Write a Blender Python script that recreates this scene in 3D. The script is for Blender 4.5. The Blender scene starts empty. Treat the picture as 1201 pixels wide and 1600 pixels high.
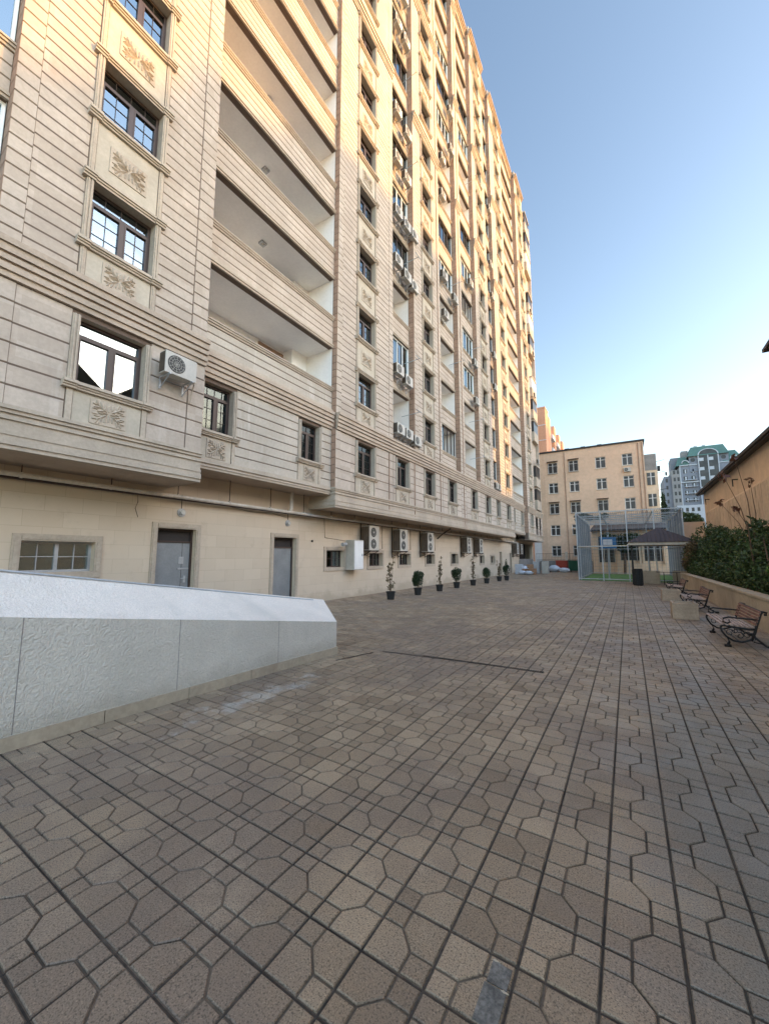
import bpy, math, random
import numpy as np
from mathutils import Vector
random.seed(7); rng = np.random.default_rng(11)
R = math.radians
scene = bpy.context.scene
col = scene.collection

# ------------------------------------------------------------------ materials
def nt(name):
    m = bpy.data.materials.new(name); m.use_nodes = True
    return m, m.node_tree.nodes, m.node_tree.links, m.node_tree.nodes['Principled BSDF']

def noise(N, L, pos, scale, detail=4, rough=.6, vec=None):
    n = N.new('ShaderNodeTexNoise'); n.inputs['Scale'].default_value = scale
    n.inputs['Detail'].default_value = detail; n.inputs['Roughness'].default_value = rough
    if vec is not None:
        mp = N.new('ShaderNodeMapping'); mp.inputs['Scale'].default_value = vec
        L.new(pos, mp.inputs['Vector']); L.new(mp.outputs['Vector'], n.inputs['Vector'])
    else: L.new(pos, n.inputs['Vector'])
    return n.outputs['Fac']

def mixc(N, L, fac, a, b, blend='MIX'):
    x = N.new('ShaderNodeMix'); x.data_type = 'RGBA'; x.blend_type = blend
    if isinstance(fac, (int, float)): x.inputs[0].default_value = fac
    else: L.new(fac, x.inputs[0])
    for i, c in ((6, a), (7, b)):
        if isinstance(c, (tuple, list)): x.inputs[i].default_value = (*c[:3], 1)
        else: L.new(c, x.inputs[i])
    return x.outputs[2]

def ramp(N, L, f, lo, hi, a=0., b=1.):
    r = N.new('ShaderNodeMapRange'); L.new(f, r.inputs[0])
    r.inputs[1].default_value = lo; r.inputs[2].default_value = hi
    r.inputs[3].default_value = a; r.inputs[4].default_value = b
    r.interpolation_type = 'SMOOTHSTEP' if hi > lo else 'LINEAR'
    return r.outputs[0]

def surf(name, c, rough=.85, var=.12, scale=2.0, fine=30., fvar=.08, bump=.15, bscale=60., metal=0., spec=.4,
         streak=0., streakc=(.75, .72, .66), stain=0., stainc=(.12, .1, .08), bdist=.004, slab=0.):
    """procedural surface: colour with large patches, fine grain, optional vertical streaks and stains"""
    m, N, L, P = nt(name)
    pos = N.new('ShaderNodeNewGeometry').outputs['Position']
    dk = tuple(x * (1 - var) for x in c); lt = tuple(min(1, x * (1 + var)) for x in c)
    k = mixc(N, L, ramp(N, L, noise(N, L, pos, scale), .3, .7), dk, lt)
    if fvar:
        g = ramp(N, L, noise(N, L, pos, fine, 3, .7), .3, .7, 1 - fvar, 1 + fvar)
        vm = N.new('ShaderNodeVectorMath'); vm.operation = 'SCALE'; L.new(k, vm.inputs[0]); L.new(g, vm.inputs['Scale']); k = vm.outputs[0]
    if slab:      # each cladding slab a slightly different tone
        mp_ = N.new('ShaderNodeVectorMath'); mp_.operation = 'MULTIPLY'; L.new(pos, mp_.inputs[0]); mp_.inputs[1].default_value = (0, 1 / .61, 1 / .266)
        fl = N.new('ShaderNodeVectorMath'); fl.operation = 'FLOOR'; L.new(mp_.outputs[0], fl.inputs[0])
        wn = N.new('ShaderNodeTexWhiteNoise'); L.new(fl.outputs[0], wn.inputs['Vector'])
        k = mixc(N, L, ramp(N, L, wn.outputs['Value'], 0, 1, 0, slab), k, tuple(x * y for x, y in zip(c, (.70, .66, .62))))
    if streak:
        f = ramp(N, L, noise(N, L, pos, 1., 5, .65, vec=(1, 3.2, .35)), .55, .78, 0, streak)
        k = mixc(N, L, f, k, streakc)
    if stain:
        f = ramp(N, L, noise(N, L, pos, 1., 5, .7, vec=(1, 2.2, .5)), .52, .75, 0, stain)
        k = mixc(N, L, f, k, stainc)
    L.new(k, P.inputs['Base Color'])
    P.inputs['Roughness'].default_value = rough; P.inputs['Metallic'].default_value = metal
    P.inputs['Specular IOR Level'].default_value = spec
    if bump:
        b = N.new('ShaderNodeBump'); b.inputs['Strength'].default_value = bump; b.inputs['Distance'].default_value = bdist
        L.new(noise(N, L, pos, bscale, 4, .65), b.inputs['Height']); L.new(b.outputs[0], P.inputs['Normal'])
    return m

M = {}
M['stone'] = surf('limestone_cladding', (.485, .41, .335), .9, .09, .9, 14, .07, .2, 40, streak=.22, stain=.22, stainc=(.30, .23, .17), slab=.34)
M['stone_streak'] = surf('limestone_streaked', (.48, .425, .35), .9, .08, .9, 14, .07, .2, 40, streak=.6, streakc=(.74, .7, .63), stain=.15, stainc=(.32, .24, .17), slab=.3)
M['trim'] = surf('limestone_trim', (.44, .37, .29), .9, .1, 1.4, 18, .08, .2, 45, stain=.22, stainc=(.3, .2, .14))
M['band'] = surf('cornice_stone', (.43, .345, .265), .9, .1, 1.4, 18, .08, .2, 45, stain=.25, stainc=(.28, .18, .12))
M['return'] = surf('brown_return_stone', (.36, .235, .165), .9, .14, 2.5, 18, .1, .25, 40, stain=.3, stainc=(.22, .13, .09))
M['joint'] = surf('dark_joint_mortar', (.14, .10, .075), .95, .1, 4, 30, 0, 0)
M['plain'] = surf('smooth_stone_panel', (.46, .405, .32), .9, .1, 1.8, 14, .05, .15, 35, stain=.18, stainc=(.42, .32, .24))
M['plaster'] = surf('white_plaster', (.86, .83, .79), .9, .05, .7, 14, .03, .05, 60)
M['soffit'] = surf('soffit_render', (.42, .335, .26), .9, .1, .8, 14, .05, .1, 60, stain=.25, stainc=(.2, .14, .1))
M['frame'] = surf('dark_brown_upvc', (.055, .035, .028), .45, .1, 2, 20, .05, 0, spec=.5)
M['interior'] = surf('room_wall', (.16, .14, .12), .9, .2, .8, 8, .05, 0)
M['curtain'] = surf('net_curtain', (.62, .60, .56), .9, .1, 3, 25, .05, .1, 30)
M['darkroom'] = surf('unlit_room', (.035, .03, .028), .9, .2, .8, 8, .05, 0)
M['white_pvc'] = surf('white_pvc', (.78, .78, .76), .4, .04, 2, 20, .03, 0, stain=.1, stainc=(.5, .47, .42))
M['ac_white'] = surf('air_conditioner_casing', (.48, .45, .395), .5, .06, 3, 25, .05, 0, stain=.25, stainc=(.42, .36, .28))
M['ac_dark'] = surf('fan_grille', (.05, .048, .045), .6, .1, 5, 25, .05, 0)
M['ac_fin'] = surf('brown_radiator_fins', (.10, .075, .055), .7, .2, 5, 60, .2, .2, 90)
M['steel_door'] = surf('grey_painted_steel', (.245, .262, .27), .5, .12, 1.6, 20, .06, .08, 20, metal=.25, stain=.3, stainc=(.15, .15, .15))
M['metal'] = surf('galvanised_steel', (.42, .43, .44), .5, .1, 3, 30, .06, .05, metal=.4)
M['pipe'] = surf('grey_pipe', (.58, .53, .47), .6, .12, 2, 20, .08, 0, stain=.3, stainc=(.17, .13, .1))
M['iron'] = surf('black_cast_iron', (.018, .016, .016), .5, .2, 8, 60, .2, .3, 90, metal=.2)
M['wood'] = surf('weathered_bench_slats', (.23, .115, .085), .7, .25, 5, 50, .2, .3, 60, stain=.35, stainc=(.42, .36, .32))
M['seatwood'] = surf('pale_worn_seat_slats', (.40, .30, .25), .65, .25, 5, 50, .2, .3, 60, stain=.3, stainc=(.2, .1, .08))
M['planter'] = surf('planter_wall_stone', (.44, .36, .265), .9, .12, 1.2, 18, .08, .3, 30, streak=.35, streakc=(.5, .41, .3), stain=.35, stainc=(.2, .14, .1))
M['cap'] = surf('planter_coping', (.45, .37, .275), .9, .12, 2, 18, .08, .3, 30)
M['cube'] = surf('stone_cube', (.40, .305, .22), .9, .15, 2.5, 20, .1, .4, 30, stain=.2)
M['soil'] = surf('soil', (.05, .035, .025), 1, .3, 6, 30, .3, .8, 30, bdist=.03)
M['pot'] = surf('black_plastic_pot', (.02, .02, .02), .6, .1, 6, 30, .1, 0)
M['bark'] = surf('bark', (.14, .09, .06), .95, .2, 10, 60, .2, .5, 60)
M['yellow'] = surf('apricot_render', (.66, .455, .315), .92, .07, .35, 3, .06, .15, 8, streak=.12, streakc=(.62, .5, .36), stain=.22, stainc=(.45, .28, .18))
M['yellow2'] = surf('apricot_render_wall', (.70, .52, .36), .92, .07, .5, 3, .06, .15, 8, stain=.2, stainc=(.36, .23, .14))
M['streaky'] = surf('streaked_render', (.64, .485, .34), .92, .1, .8, 6, .08, .2, 10, streak=.2, streakc=(.55, .42, .28), stain=.75, stainc=(.27, .18, .11))
M['orange'] = surf('terracotta_render', (.60, .30, .18), .9, .08, .2, 3, .06, .1, 6)
M['pale'] = surf('pale_render', (.66, .55, .42), .9, .08, .2, 3, .06, .1, 6)
M['grey'] = surf('grey_blue_cladding', (.235, .24, .26), .8, .1, .15, 2, .06, .1, 4)
M['greytan'] = surf('grey_tan_cladding', (.30, .275, .25), .85, .12, .15, 2, .08, .1, 4)
M['palegrey'] = surf('pale_grey_trim', (.52, .52, .52), .8, .05, .4, 3, .05, 0)
M['greenroof'] = surf('green_sheet_roof', (.085, .16, .13), .6, .1, .3, 3, .06, .1, 3)
M['roofdark'] = surf('dark_roof_metal', (.03, .027, .026), .6, .2, 2, 12, .1, .1, 10)
M['roofpurple'] = surf('brown_sheet_roof', (.045, .032, .033), .75, .12, 2, 12, .08, .1, 10)
M['cream'] = surf('cream_fascia', (.50, .43, .34), .7, .08, 2, 12, .08, 0)
M['farglass'] = surf('far_window_glass', (.04, .038, .038), .3, .4, .5, 3, .1, 0, spec=.35)
M['farframe'] = surf('far_window_frame', (.62, .58, .54), .6, .08, 2, 12, .05, 0)
M['turf'] = surf('artificial_turf', (.085, .17, .045), .95, .15, 1.5, 40, .2, .6, 60, bdist=.02)
M['dirt'] = surf('bare_ground', (.20, .175, .15), .95, .15, .3, 5, .1, .3, 10)
M['blue'] = surf('blue_backboard', (.03, .13, .28), .5, .05, 3, 20, .03, 0)
M['red'] = surf('red_plastic', (.35, .05, .03), .5, .1, 3, 20, .05, 0)
M['greenbin'] = surf('green_dumpster', (.01, .07, .04), .5, .1, 3, 20, .08, 0)
M['bag'] = surf('white_sack', (.50, .52, .56), .6, .08, 5, 30, .08, .4, 12, bdist=.03)
M['card'] = surf('cardboard', (.33, .19, .11), .9, .12, 4, 20, .08, .1, 30)
M['concrete'] = surf('grey_concrete', (.26, .24, .22), .9, .15, 1, 12, .1, .3, 20, stain=.3)
M['black'] = surf('black_rubber', (.012, .012, .012), .7, .1, 5, 20, .1, 0)
M['lampglass'] = surf('lamp_glass', (.55, .55, .52), .15, .1, 5, 20, .05, 0, spec=.8)
M['netwire'] = surf('grey_net_wire', (.22, .25, .28), .6, .1, 3, 20, .05, 0)
M['yellowpole'] = surf('yellow_crossbar', (.55, .36, .08), .5, .08, 3, 20, .05, 0)

def ground_wall_mat():
    m, N, L, P = nt('ashlar_wall')
    pos = N.new('ShaderNodeNewGeometry').outputs['Position']
    mp = N.new('ShaderNodeMapping'); mp.inputs['Rotation'].default_value = (0, 0, 0)
    sx = N.new('ShaderNodeSeparateXYZ'); L.new(pos, sx.inputs[0])
    cx = N.new('ShaderNodeCombineXYZ'); L.new(sx.outputs[1], cx.inputs[0]); L.new(sx.outputs[2], cx.inputs[1])
    bt = N.new('ShaderNodeTexBrick'); L.new(cx.outputs[0], bt.inputs['Vector'])
    bt.inputs['Scale'].default_value = 1; bt.inputs['Brick Width'].default_value = .62; bt.inputs['Row Height'].default_value = .31
    bt.inputs['Mortar Size'].default_value = .0035; bt.inputs['Mortar Smooth'].default_value = .3; bt.inputs['Bias'].default_value = 0
    bt.inputs['Color1'].default_value = (.58, .485, .37, 1); bt.inputs['Color2'].default_value = (.53, .435, .325, 1)
    bt.inputs['Mortar'].default_value = (.39, .31, .225, 1)
    k = mixc(N, L, ramp(N, L, noise(N, L, pos, .6, 5, .6), .35, .7, 0, .5), bt.outputs[0], (.61, .51, .39))
    k = mixc(N, L, ramp(N, L, noise(N, L, pos, 1.7, 6, .7), .55, .75, 0, .5), k, (.43, .35, .26))
    # damp, dirty foot of the wall with an uneven edge
    h = N.new('ShaderNodeMath'); h.operation = 'ADD'; L.new(sx.outputs[2], h.inputs[0])
    L.new(ramp(N, L, noise(N, L, pos, 1.2, 4), .3, .7, 0, .45), h.inputs[1])
    k = mixc(N, L, ramp(N, L, h.outputs[0], .22, .55, .45, 0), k, (.33, .27, .19))
    L.new(k, P.inputs['Base Color']); P.inputs['Roughness'].default_value = .9
    b = N.new('ShaderNodeBump'); b.inputs['Strength'].default_value = .3; b.inputs['Distance'].default_value = .004
    L.new(noise(N, L, pos, 35, 4), b.inputs['Height']); L.new(b.outputs[0], P.inputs['Normal'])
    return m
M['ashlar'] = ground_wall_mat()

def texture_wall_mat(name, c, amt):
    """roughly trowelled white render of the ramp wall"""
    m, N, L, P = nt(name)
    pos = N.new('ShaderNodeNewGeometry').outputs['Position']
    k = mixc(N, L, ramp(N, L, noise(N, L, pos, 1.5, 5), .3, .7), tuple(x * .93 for x in c), tuple(min(1, x * 1.05) for x in c))
    k = mixc(N, L, ramp(N, L, noise(N, L, pos, 1., 4, .6, vec=(2, 2, .5)), .5, .75, 0, .3), k, (.5, .47, .40))
    k = mixc(N, L, ramp(N, L, noise(N, L, pos, 55, 4, .75), .40, .62, .30, 0), k, tuple(x * .62 for x in c))
    sz = N.new('ShaderNodeSeparateXYZ'); L.new(pos, sz.inputs[0])
    zz = N.new('ShaderNodeMath'); zz.operation = 'MULTIPLY_ADD'; L.new(noise(N, L, pos, 3., 5, .7), zz.inputs[0]); zz.inputs[1].default_value = -.45; L.new(sz.outputs[2], zz.inputs[2])
    k = mixc(N, L, ramp(N, L, zz.outputs[0], -.12, .12, .4, 0), k, (.30, .26, .20))      # splash dirt along the foot
    L.new(k, P.inputs['Base Color']); P.inputs['Roughness'].default_value = .85
    mp = N.new('ShaderNodeMapping'); mp.inputs['Rotation'].default_value = (.8, .3, .2); mp.inputs['Scale'].default_value = (1, 1.5, .8); L.new(pos, mp.inputs[0])
    v = N.new('ShaderNodeTexVoronoi'); v.feature = 'SMOOTH_F1'; v.inputs['Scale'].default_value = 36; v.inputs['Randomness'].default_value = 1
    w = N.new('ShaderNodeVectorMath'); w.operation = 'ADD'
    n3 = N.new('ShaderNodeTexNoise'); n3.inputs['Scale'].default_value = 9; n3.inputs['Detail'].default_value = 4; L.new(pos, n3.inputs['Vector'])
    sc = N.new('ShaderNodeVectorMath'); sc.operation = 'SCALE'; sc.inputs['Scale'].default_value = .25; L.new(n3.outputs['Color'], sc.inputs[0])
    L.new(mp.outputs[0], w.inputs[0]); L.new(sc.outputs[0], w.inputs[1]); L.new(w.outputs[0], v.inputs['Vector'])
    nn = noise(N, L, pos, 45, 5, .7)
    ad = N.new('ShaderNodeMath'); ad.operation = 'MULTIPLY_ADD'; L.new(nn, ad.inputs[0]); ad.inputs[1].default_value = .6; L.new(v.outputs['Distance'], ad.inputs[2])
    b = N.new('ShaderNodeBump'); b.inputs['Strength'].default_value = amt; b.inputs['Distance'].default_value = .02
    L.new(ad.outputs[0], b.inputs['Height']); L.new(b.outputs[0], P.inputs['Normal'])
    return m
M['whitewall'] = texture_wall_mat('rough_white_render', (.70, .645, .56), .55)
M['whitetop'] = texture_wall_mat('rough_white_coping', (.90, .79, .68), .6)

def paver_mat():
    m, N, L, P = nt('speckled_concrete_pavers')
    pos = N.new('ShaderNodeNewGeometry').outputs['Position']
    at = N.new('ShaderNodeAttribute'); at.attribute_name = 'tone'
    k = mixc(N, L, at.outputs['Fac'], (.185, .128, .080), (.385, .280, .180))
    k = mixc(N, L, ramp(N, L, noise(N, L, pos, .45, 5, .65), .42, .6, 0, .75), k, (.195, .142, .105))      # cooler mauve patches
    k = mixc(N, L, ramp(N, L, noise(N, L, pos, 1.3, 6, .7), .52, .78, 0, .5), k, (.45, .345, .235))        # dusty light patches
    # worn greenish grey damp area at the right, ragged edges
    sx = N.new('ShaderNodeSeparateXYZ'); L.new(pos, sx.inputs[0])
    def gauss(cx, cy, rx, ry):
        v = N.new('ShaderNodeVectorMath'); v.operation = 'MULTIPLY_ADD'; L.new(pos, v.inputs[0])
        v.inputs[1].default_value = (1 / rx, 1 / ry, 0); v.inputs[2].default_value = (-cx / rx, -cy / ry, 0)
        l = N.new('ShaderNodeVectorMath'); l.operation = 'LENGTH'; L.new(v.outputs[0], l.inputs[0]); return l.outputs['Value']
    d = N.new('ShaderNodeMath'); d.operation = 'MULTIPLY_ADD'; L.new(noise(N, L, pos, 1.1, 5, .65), d.inputs[0]); d.inputs[1].default_value = 1.6
    L.new(gauss(.62, 3.6, .62, 2.6), d.inputs[2])
    damp = ramp(N, L, d.outputs[0], 1.35, 2.1, .72, 0)
    k = mixc(N, L, damp, k, (.165, .143, .112))
    # pale mineral deposits beside the ramp wall
    d2 = N.new('ShaderNodeMath'); d2.operation = 'MULTIPLY_ADD'; L.new(noise(N, L, pos, 2.6, 6, .75), d2.inputs[0]); d2.inputs[1].default_value = 2.4
    L.new(gauss(-3.7, 3.2, .55, 2.4), d2.inputs[2])
    k = mixc(N, L, ramp(N, L, d2.outputs[0], 1.25, 1.6, .4, 0), k, (.5, .48, .44))
    # exposed aggregate: dark and light grains
    sp = noise(N, L, pos, 135, 2, .75)
    g = ramp(N, L, sp, .36, .50, .45, 1.08)
    g2 = ramp(N, L, noise(N, L, pos, 120, 2, .6), .56, .70, 1.0, 1.45)
    mm = N.new('ShaderNodeMath'); mm.operation = 'MULTIPLY'; L.new(g, mm.inputs[0]); L.new(g2, mm.inputs[1])
    vm = N.new('ShaderNodeVectorMath'); vm.operation = 'SCALE'; L.new(k, vm.inputs[0]); L.new(mm.outputs[0], vm.inputs['Scale'])
    L.new(vm.outputs[0], P.inputs['Base Color'])
    L.new(ramp(N, L, noise(N, L, pos, 2.2, 5), .3, .7, .42, .72), P.inputs['Roughness'])
    P.inputs['Specular IOR Level'].default_value = .45
    b = N.new('ShaderNodeBump'); b.inputs['Strength'].default_value = .35; b.inputs['Distance'].default_value = .003
    L.new(sp, b.inputs['Height']); L.new(b.outputs[0], P.inputs['Normal'])
    return m
M['paver'] = paver_mat()
M['grout'] = surf('dark_paver_joint', (.15, .115, .082), .95, .3, 1.2, 20, .2, .2, 40, stain=.95, stainc=(.035, .027, .02))

def damp_grout(m):
    N, L = m.node_tree.nodes, m.node_tree.links; P = N['Principled BSDF']; src = P.inputs['Base Color'].links[0].from_socket
    pos = N.new('ShaderNodeNewGeometry').outputs['Position']
    v = N.new('ShaderNodeVectorMath'); v.operation = 'MULTIPLY_ADD'; L.new(pos, v.inputs[0]); v.inputs[1].default_value = (1 / .9, 1 / 3.2, 0); v.inputs[2].default_value = (-.62 / .9, -3.8 / 3.2, 0)
    l = N.new('ShaderNodeVectorMath'); l.operation = 'LENGTH'; L.new(v.outputs[0], l.inputs[0])
    d = N.new('ShaderNodeMath'); d.operation = 'MULTIPLY_ADD'; L.new(noise(N, L, pos, 1.1, 5, .65), d.inputs[0]); d.inputs[1].default_value = 1.6; L.new(l.outputs['Value'], d.inputs[2])
    L.new(mixc(N, L, ramp(N, L, d.outputs[0], 1.4, 2.2, .72, 0), src, (.018, .016, .014)), P.inputs['Base Color'])
damp_grout(M['grout'])
M['jointdirt'] = surf('joint_dirt', (.055, .042, .032), .95, .6, 1.5, 20, .3, .2, 40, stain=.9, stainc=(.012, .010, .009))
def glass_mat(name, tint, base, rough=.015, wav=.06):
    m = bpy.data.materials.new(name); m.use_nodes = True
    N = m.node_tree.nodes; L = m.node_tree.links
    for n in list(N): N.remove(n)
    out = N.new('ShaderNodeOutputMaterial'); mx = N.new('ShaderNodeMixShader')
    gl = N.new('ShaderNodeBsdfGlossy'); gl.inputs['Roughness'].default_value = rough; gl.inputs['Color'].default_value = (.60, .72, .78, 1)
    tr = N.new('ShaderNodeBsdfTransparent'); tr.inputs['Color'].default_value = (*tint, 1)
    fr = N.new('ShaderNodeFresnel'); fr.inputs['IOR'].default_value = 1.52
    mr = N.new('ShaderNodeMapRange'); L.new(fr.outputs[0], mr.inputs[0]); mr.inputs[3].default_value = base; mr.inputs[4].default_value = 1
    pos = N.new('ShaderNodeNewGeometry').outputs['Position']
    b = N.new('ShaderNodeBump'); b.inputs['Strength'].default_value = wav; b.inputs['Distance'].default_value = .02
    L.new(noise(N, L, pos, 1.4, 2), b.inputs['Height']); L.new(b.outputs[0], gl.inputs['Normal'])
    L.new(mr.outputs[0], mx.inputs[0]); L.new(tr.outputs[0], mx.inputs[1]); L.new(gl.outputs[0], mx.inputs[2]); L.new(mx.outputs[0], out.inputs[0])
    return m
M['glass'] = glass_mat('window_glass', (.62, .66, .66), .34, wav=.02)
M['glass_old'] = glass_mat('dull_glass', (.50, .53, .52), .02, rough=.06)
M['glass2'] = glass_mat('balcony_glass', (.62, .76, .76), .34, wav=.02)

def leaf_mat(name, a, b, tr=.25):
    m, N, L, P = nt(name)
    oi = N.new('ShaderNodeAttribute'); oi.attribute_name = 'tone'
    L.new(mixc(N, L, oi.outputs['Fac'], a, b), P.inputs['Base Color'])
    P.inputs['Roughness'].default_value = .5
    P.inputs['Specular IOR Level'].default_value = .35
    return m
M['leaf_dark'] = leaf_mat('dark_leaves', (.016, .030, .010), (.075, .115, .030))
M['leaf_box'] = leaf_mat('box_leaves', (.012, .026, .010), (.035, .065, .02))
M['leaf_dry'] = leaf_mat('dry_leaves', (.10, .06, .035), (.17, .14, .06))
M['leaf_red'] = leaf_mat('reddish_leaves', (.10, .03, .025), (.16, .08, .04))
M['leaf_light'] = leaf_mat('light_leaves', (.07, .13, .02), (.13, .2, .04))

# ------------------------------------------------------------------ mesh helpers
OFF = {}
class MB:
    def __init__(s): s.v = []; s.f = []; s.m = []
    def poly(s, pts, m=0):
        i = len(s.v); s.v += [tuple(p) for p in pts]; s.f.append(tuple(range(i, i + len(pts)))); s.m.append(m)
    def box(s, x0, x1, y0, y1, z0, z1, m=0, skip=''):
        if x0 > x1: x0, x1 = x1, x0
        if y0 > y1: y0, y1 = y1, y0
        i = len(s.v)
        s.v += [(x0, y0, z0), (x1, y0, z0), (x1, y1, z0), (x0, y1, z0), (x0, y0, z1), (x1, y0, z1), (x1, y1, z1), (x0, y1, z1)]
        F = {'b': (0, 3, 2, 1), 't': (4, 5, 6, 7), 'f': (0, 1, 5, 4), 'r': (1, 2, 6, 5), 'k': (2, 3, 7, 6), 'l': (3, 0, 4, 7)}
        for k, q in F.items():
            if k not in skip: s.f.append(tuple(i + j for j in q)); s.m.append(m)
    def tube(s, pts, r, n=8, m=0, cap=True):
        pts = [Vector(p) for p in pts]; rs = r if isinstance(r, (list, tuple)) else [r] * len(pts)
        i0 = len(s.v); up = Vector((0, 0, 1))
        for k, p in enumerate(pts):
            t = (pts[min(k + 1, len(pts) - 1)] - pts[max(k - 1, 0)]).normalized()
            a = t.cross(up)
            if a.length < 1e-3: a = t.cross(Vector((1, 0, 0)))
            a.normalize(); b = a.cross(t).normalized()
            for j in range(n):
                w = 2 * math.pi * j / n
                q = p + a * (math.cos(w) * rs[k]) + b * (math.sin(w) * rs[k]); s.v.append(tuple(q))
        for k in range(len(pts) - 1):
            for j in range(n):
                s.f.append((i0 + k * n + j, i0 + k * n + (j + 1) % n, i0 + (k + 1) * n + (j + 1) % n, i0 + (k + 1) * n + j)); s.m.append(m)
        if cap:
            s.f.append(tuple(i0 + j for j in range(n))[::-1]); s.m.append(m)
            s.f.append(tuple(i0 + (len(pts) - 1) * n + j for j in range(n))); s.m.append(m)
    def lathe(s, cx, cy, prof, n=20, m=0):
        i0 = len(s.v)
        for r, z in prof:
            for j in range(n):
                w = 2 * math.pi * j / n; s.v.append((cx + r * math.cos(w), cy + r * math.sin(w), z))
        for k in range(len(prof) - 1):
            for j in range(n):
                s.f.append((i0 + k * n + j, i0 + k * n + (j + 1) % n, i0 + (k + 1) * n + (j + 1) % n, i0 + (k + 1) * n + j)); s.m.append(m)
        s.f.append(tuple(i0 + (len(prof) - 1) * n + j for j in range(n))); s.m.append(m)
    def prism(s, prof, axis, a0, a1, m=0):
        """closed 2-D profile extruded along an axis ('x': prof is (y,z); 'y': (x,z); 'z': (x,y))"""
        def P(q, a): return {'x': (a, q[0], q[1]), 'y': (q[0], a, q[1]), 'z': (q[0], q[1], a)}[axis]
        i = len(s.v); n = len(prof)
        s.v += [P(q, a0) for q in prof] + [P(q, a1) for q in prof]
        s.f.append(tuple(range(i, i + n))); s.m.append(m); s.f.append(tuple(range(i + 2 * n - 1, i + n - 1, -1))); s.m.append(m)
        for k in range(n):
            s.f.append((i + k, i + (k + 1) % n, i + n + (k + 1) % n, i + n + k)); s.m.append(m)
    def build(s, name, mats, parent=None, label=None, smooth=False, bevel=0):
        if isinstance(mats, str): mats = [mats]
        off = OFF.get(parent.name, (0, 0, 0)) if parent else (0, 0, 0)
        me = bpy.data.meshes.new(name)
        me.from_pydata([(x - off[0], y - off[1], z - off[2]) for x, y, z in s.v], [], s.f)
        for k in mats: me.materials.append(M[k])
        if len(mats) > 1: me.polygons.foreach_set('material_index', s.m)
        if smooth: me.polygons.foreach_set('use_smooth', [True] * len(me.polygons))
        me.update()
        o = bpy.data.objects.new(name, me); col.objects.link(o)
        if parent: o.parent = parent; OFF[o.name] = off
        if label: o['label'] = label
        if bevel:
            b = o.modifiers.new('bevel', 'BEVEL'); b.width = bevel; b.segments = 2; b.limit_method = 'ANGLE'; b.angle_limit = R(40)
        return o

def build_each(mb, name, mats, parent):
    """one object for every connected piece of the builder"""
    pa = list(range(len(mb.v)))
    def f(i):
        while pa[i] != i: pa[i] = pa[pa[i]]; i = pa[i]
        return i
    for q in mb.f:
        for j in q[1:]: pa[f(j)] = f(q[0])
    grp = {}
    for k, q in enumerate(mb.f): grp.setdefault(f(q[0]), []).append(k)
    for ks in grp.values():
        n = MB(); mp = {}
        for k in ks:
            n.f.append(tuple(mp.setdefault(j, len(mp)) for j in mb.f[k])); n.m.append(mb.m[k])
        n.v = [mb.v[j] for j in mp]; n.build(name, mats, parent)

def tag(o, label=None, cat=None, group=None, kind=None):
    if label: o['label'] = label
    if cat: o['category'] = cat
    if group: o['group'] = group
    if kind: o['kind'] = kind
    return o
def root(name, loc, label, cat, group=None, rz=0):
    o = bpy.data.objects.new(name, None); col.objects.link(o); o.location = loc; o.rotation_euler.z = rz
    o.empty_display_size = .2
    OFF[o.name] = tuple(loc); return tag(o, label, cat, group)
def local_root(name, label, cat, group=None):
    o = bpy.data.objects.new(name, None); col.objects.link(o); OFF[o.name] = (0, 0, 0); return tag(o, label, cat, group)
def copy_tree(o, parent=None):
    c = o.copy(); col.objects.link(c)
    if parent: c.parent = parent
    for ch in list(o.children): copy_tree(ch, c)
    return c

def leaves(name, mat, parent, blobs, n, size, seed=0, tone=(0, 1), shell=.55):
    """leaf-sized quads spread through a set of ellipsoid clumps (cx,cy,cz,rx,ry,rz); one mesh"""
    g = np.random.default_rng(seed); off = np.array(OFF.get(parent.name, (0, 0, 0))) if parent else np.zeros(3)
    B = np.array(blobs, float); w = (B[:, 3] * B[:, 4] * B[:, 5]) ** .67; w /= w.sum()
    k = g.choice(len(B), n, p=w)
    d = g.normal(size=(n, 3)); d /= np.linalg.norm(d, axis=1)[:, None]
    r = shell + (1 - shell) * g.random(n); r *= np.where(g.random(n) < .12, 1.12, 1)
    c = B[k, :3] + d * B[k, 3:6] * r[:, None] - off
    nrm = d * .5 + g.normal(size=(n, 3)) * .6; nrm /= np.linalg.norm(nrm, axis=1)[:, None]
    a = np.cross(nrm, g.normal(size=(n, 3))); a /= np.linalg.norm(a, axis=1)[:, None]; b = np.cross(nrm, a)
    s = size * (.6 + .8 * g.random(n))[:, None]
    V = np.stack([c - a * s, c + b * s * .45 + nrm * s * .15, c + a * s, c - b * s * .45 + nrm * s * .15], 1).reshape(-1, 3)
    me = bpy.data.meshes.new(name); me.vertices.add(4 * n); me.vertices.foreach_set('co', V.ravel())
    me.loops.add(4 * n); me.loops.foreach_set('vertex_index', np.arange(4 * n, dtype=np.int32))
    me.polygons.add(n); me.polygons.foreach_set('loop_start', np.arange(0, 4 * n, 4, dtype=np.int32))
    me.update(calc_edges=True)
    ct = g.random(len(B))[k] * .5 + g.random(n) * .5
    at = me.attributes.new('tone', 'FLOAT', 'FACE'); at.data.foreach_set('value', (tone[0] + (tone[1] - tone[0]) * ct).astype(np.float32))
    me.materials.append(M[mat]); o = bpy.data.objects.new(name, me); col.objects.link(o)
    if parent: o.parent = parent; OFF[o.name] = tuple(off)
    return o

# ------------------------------------------------------------------ ground and paving
g_ = MB(); g_.box(-300, 300, -120, 480, -.6, -.05); tag(g_.build('ground', 'dirt'), kind='structure')

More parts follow.
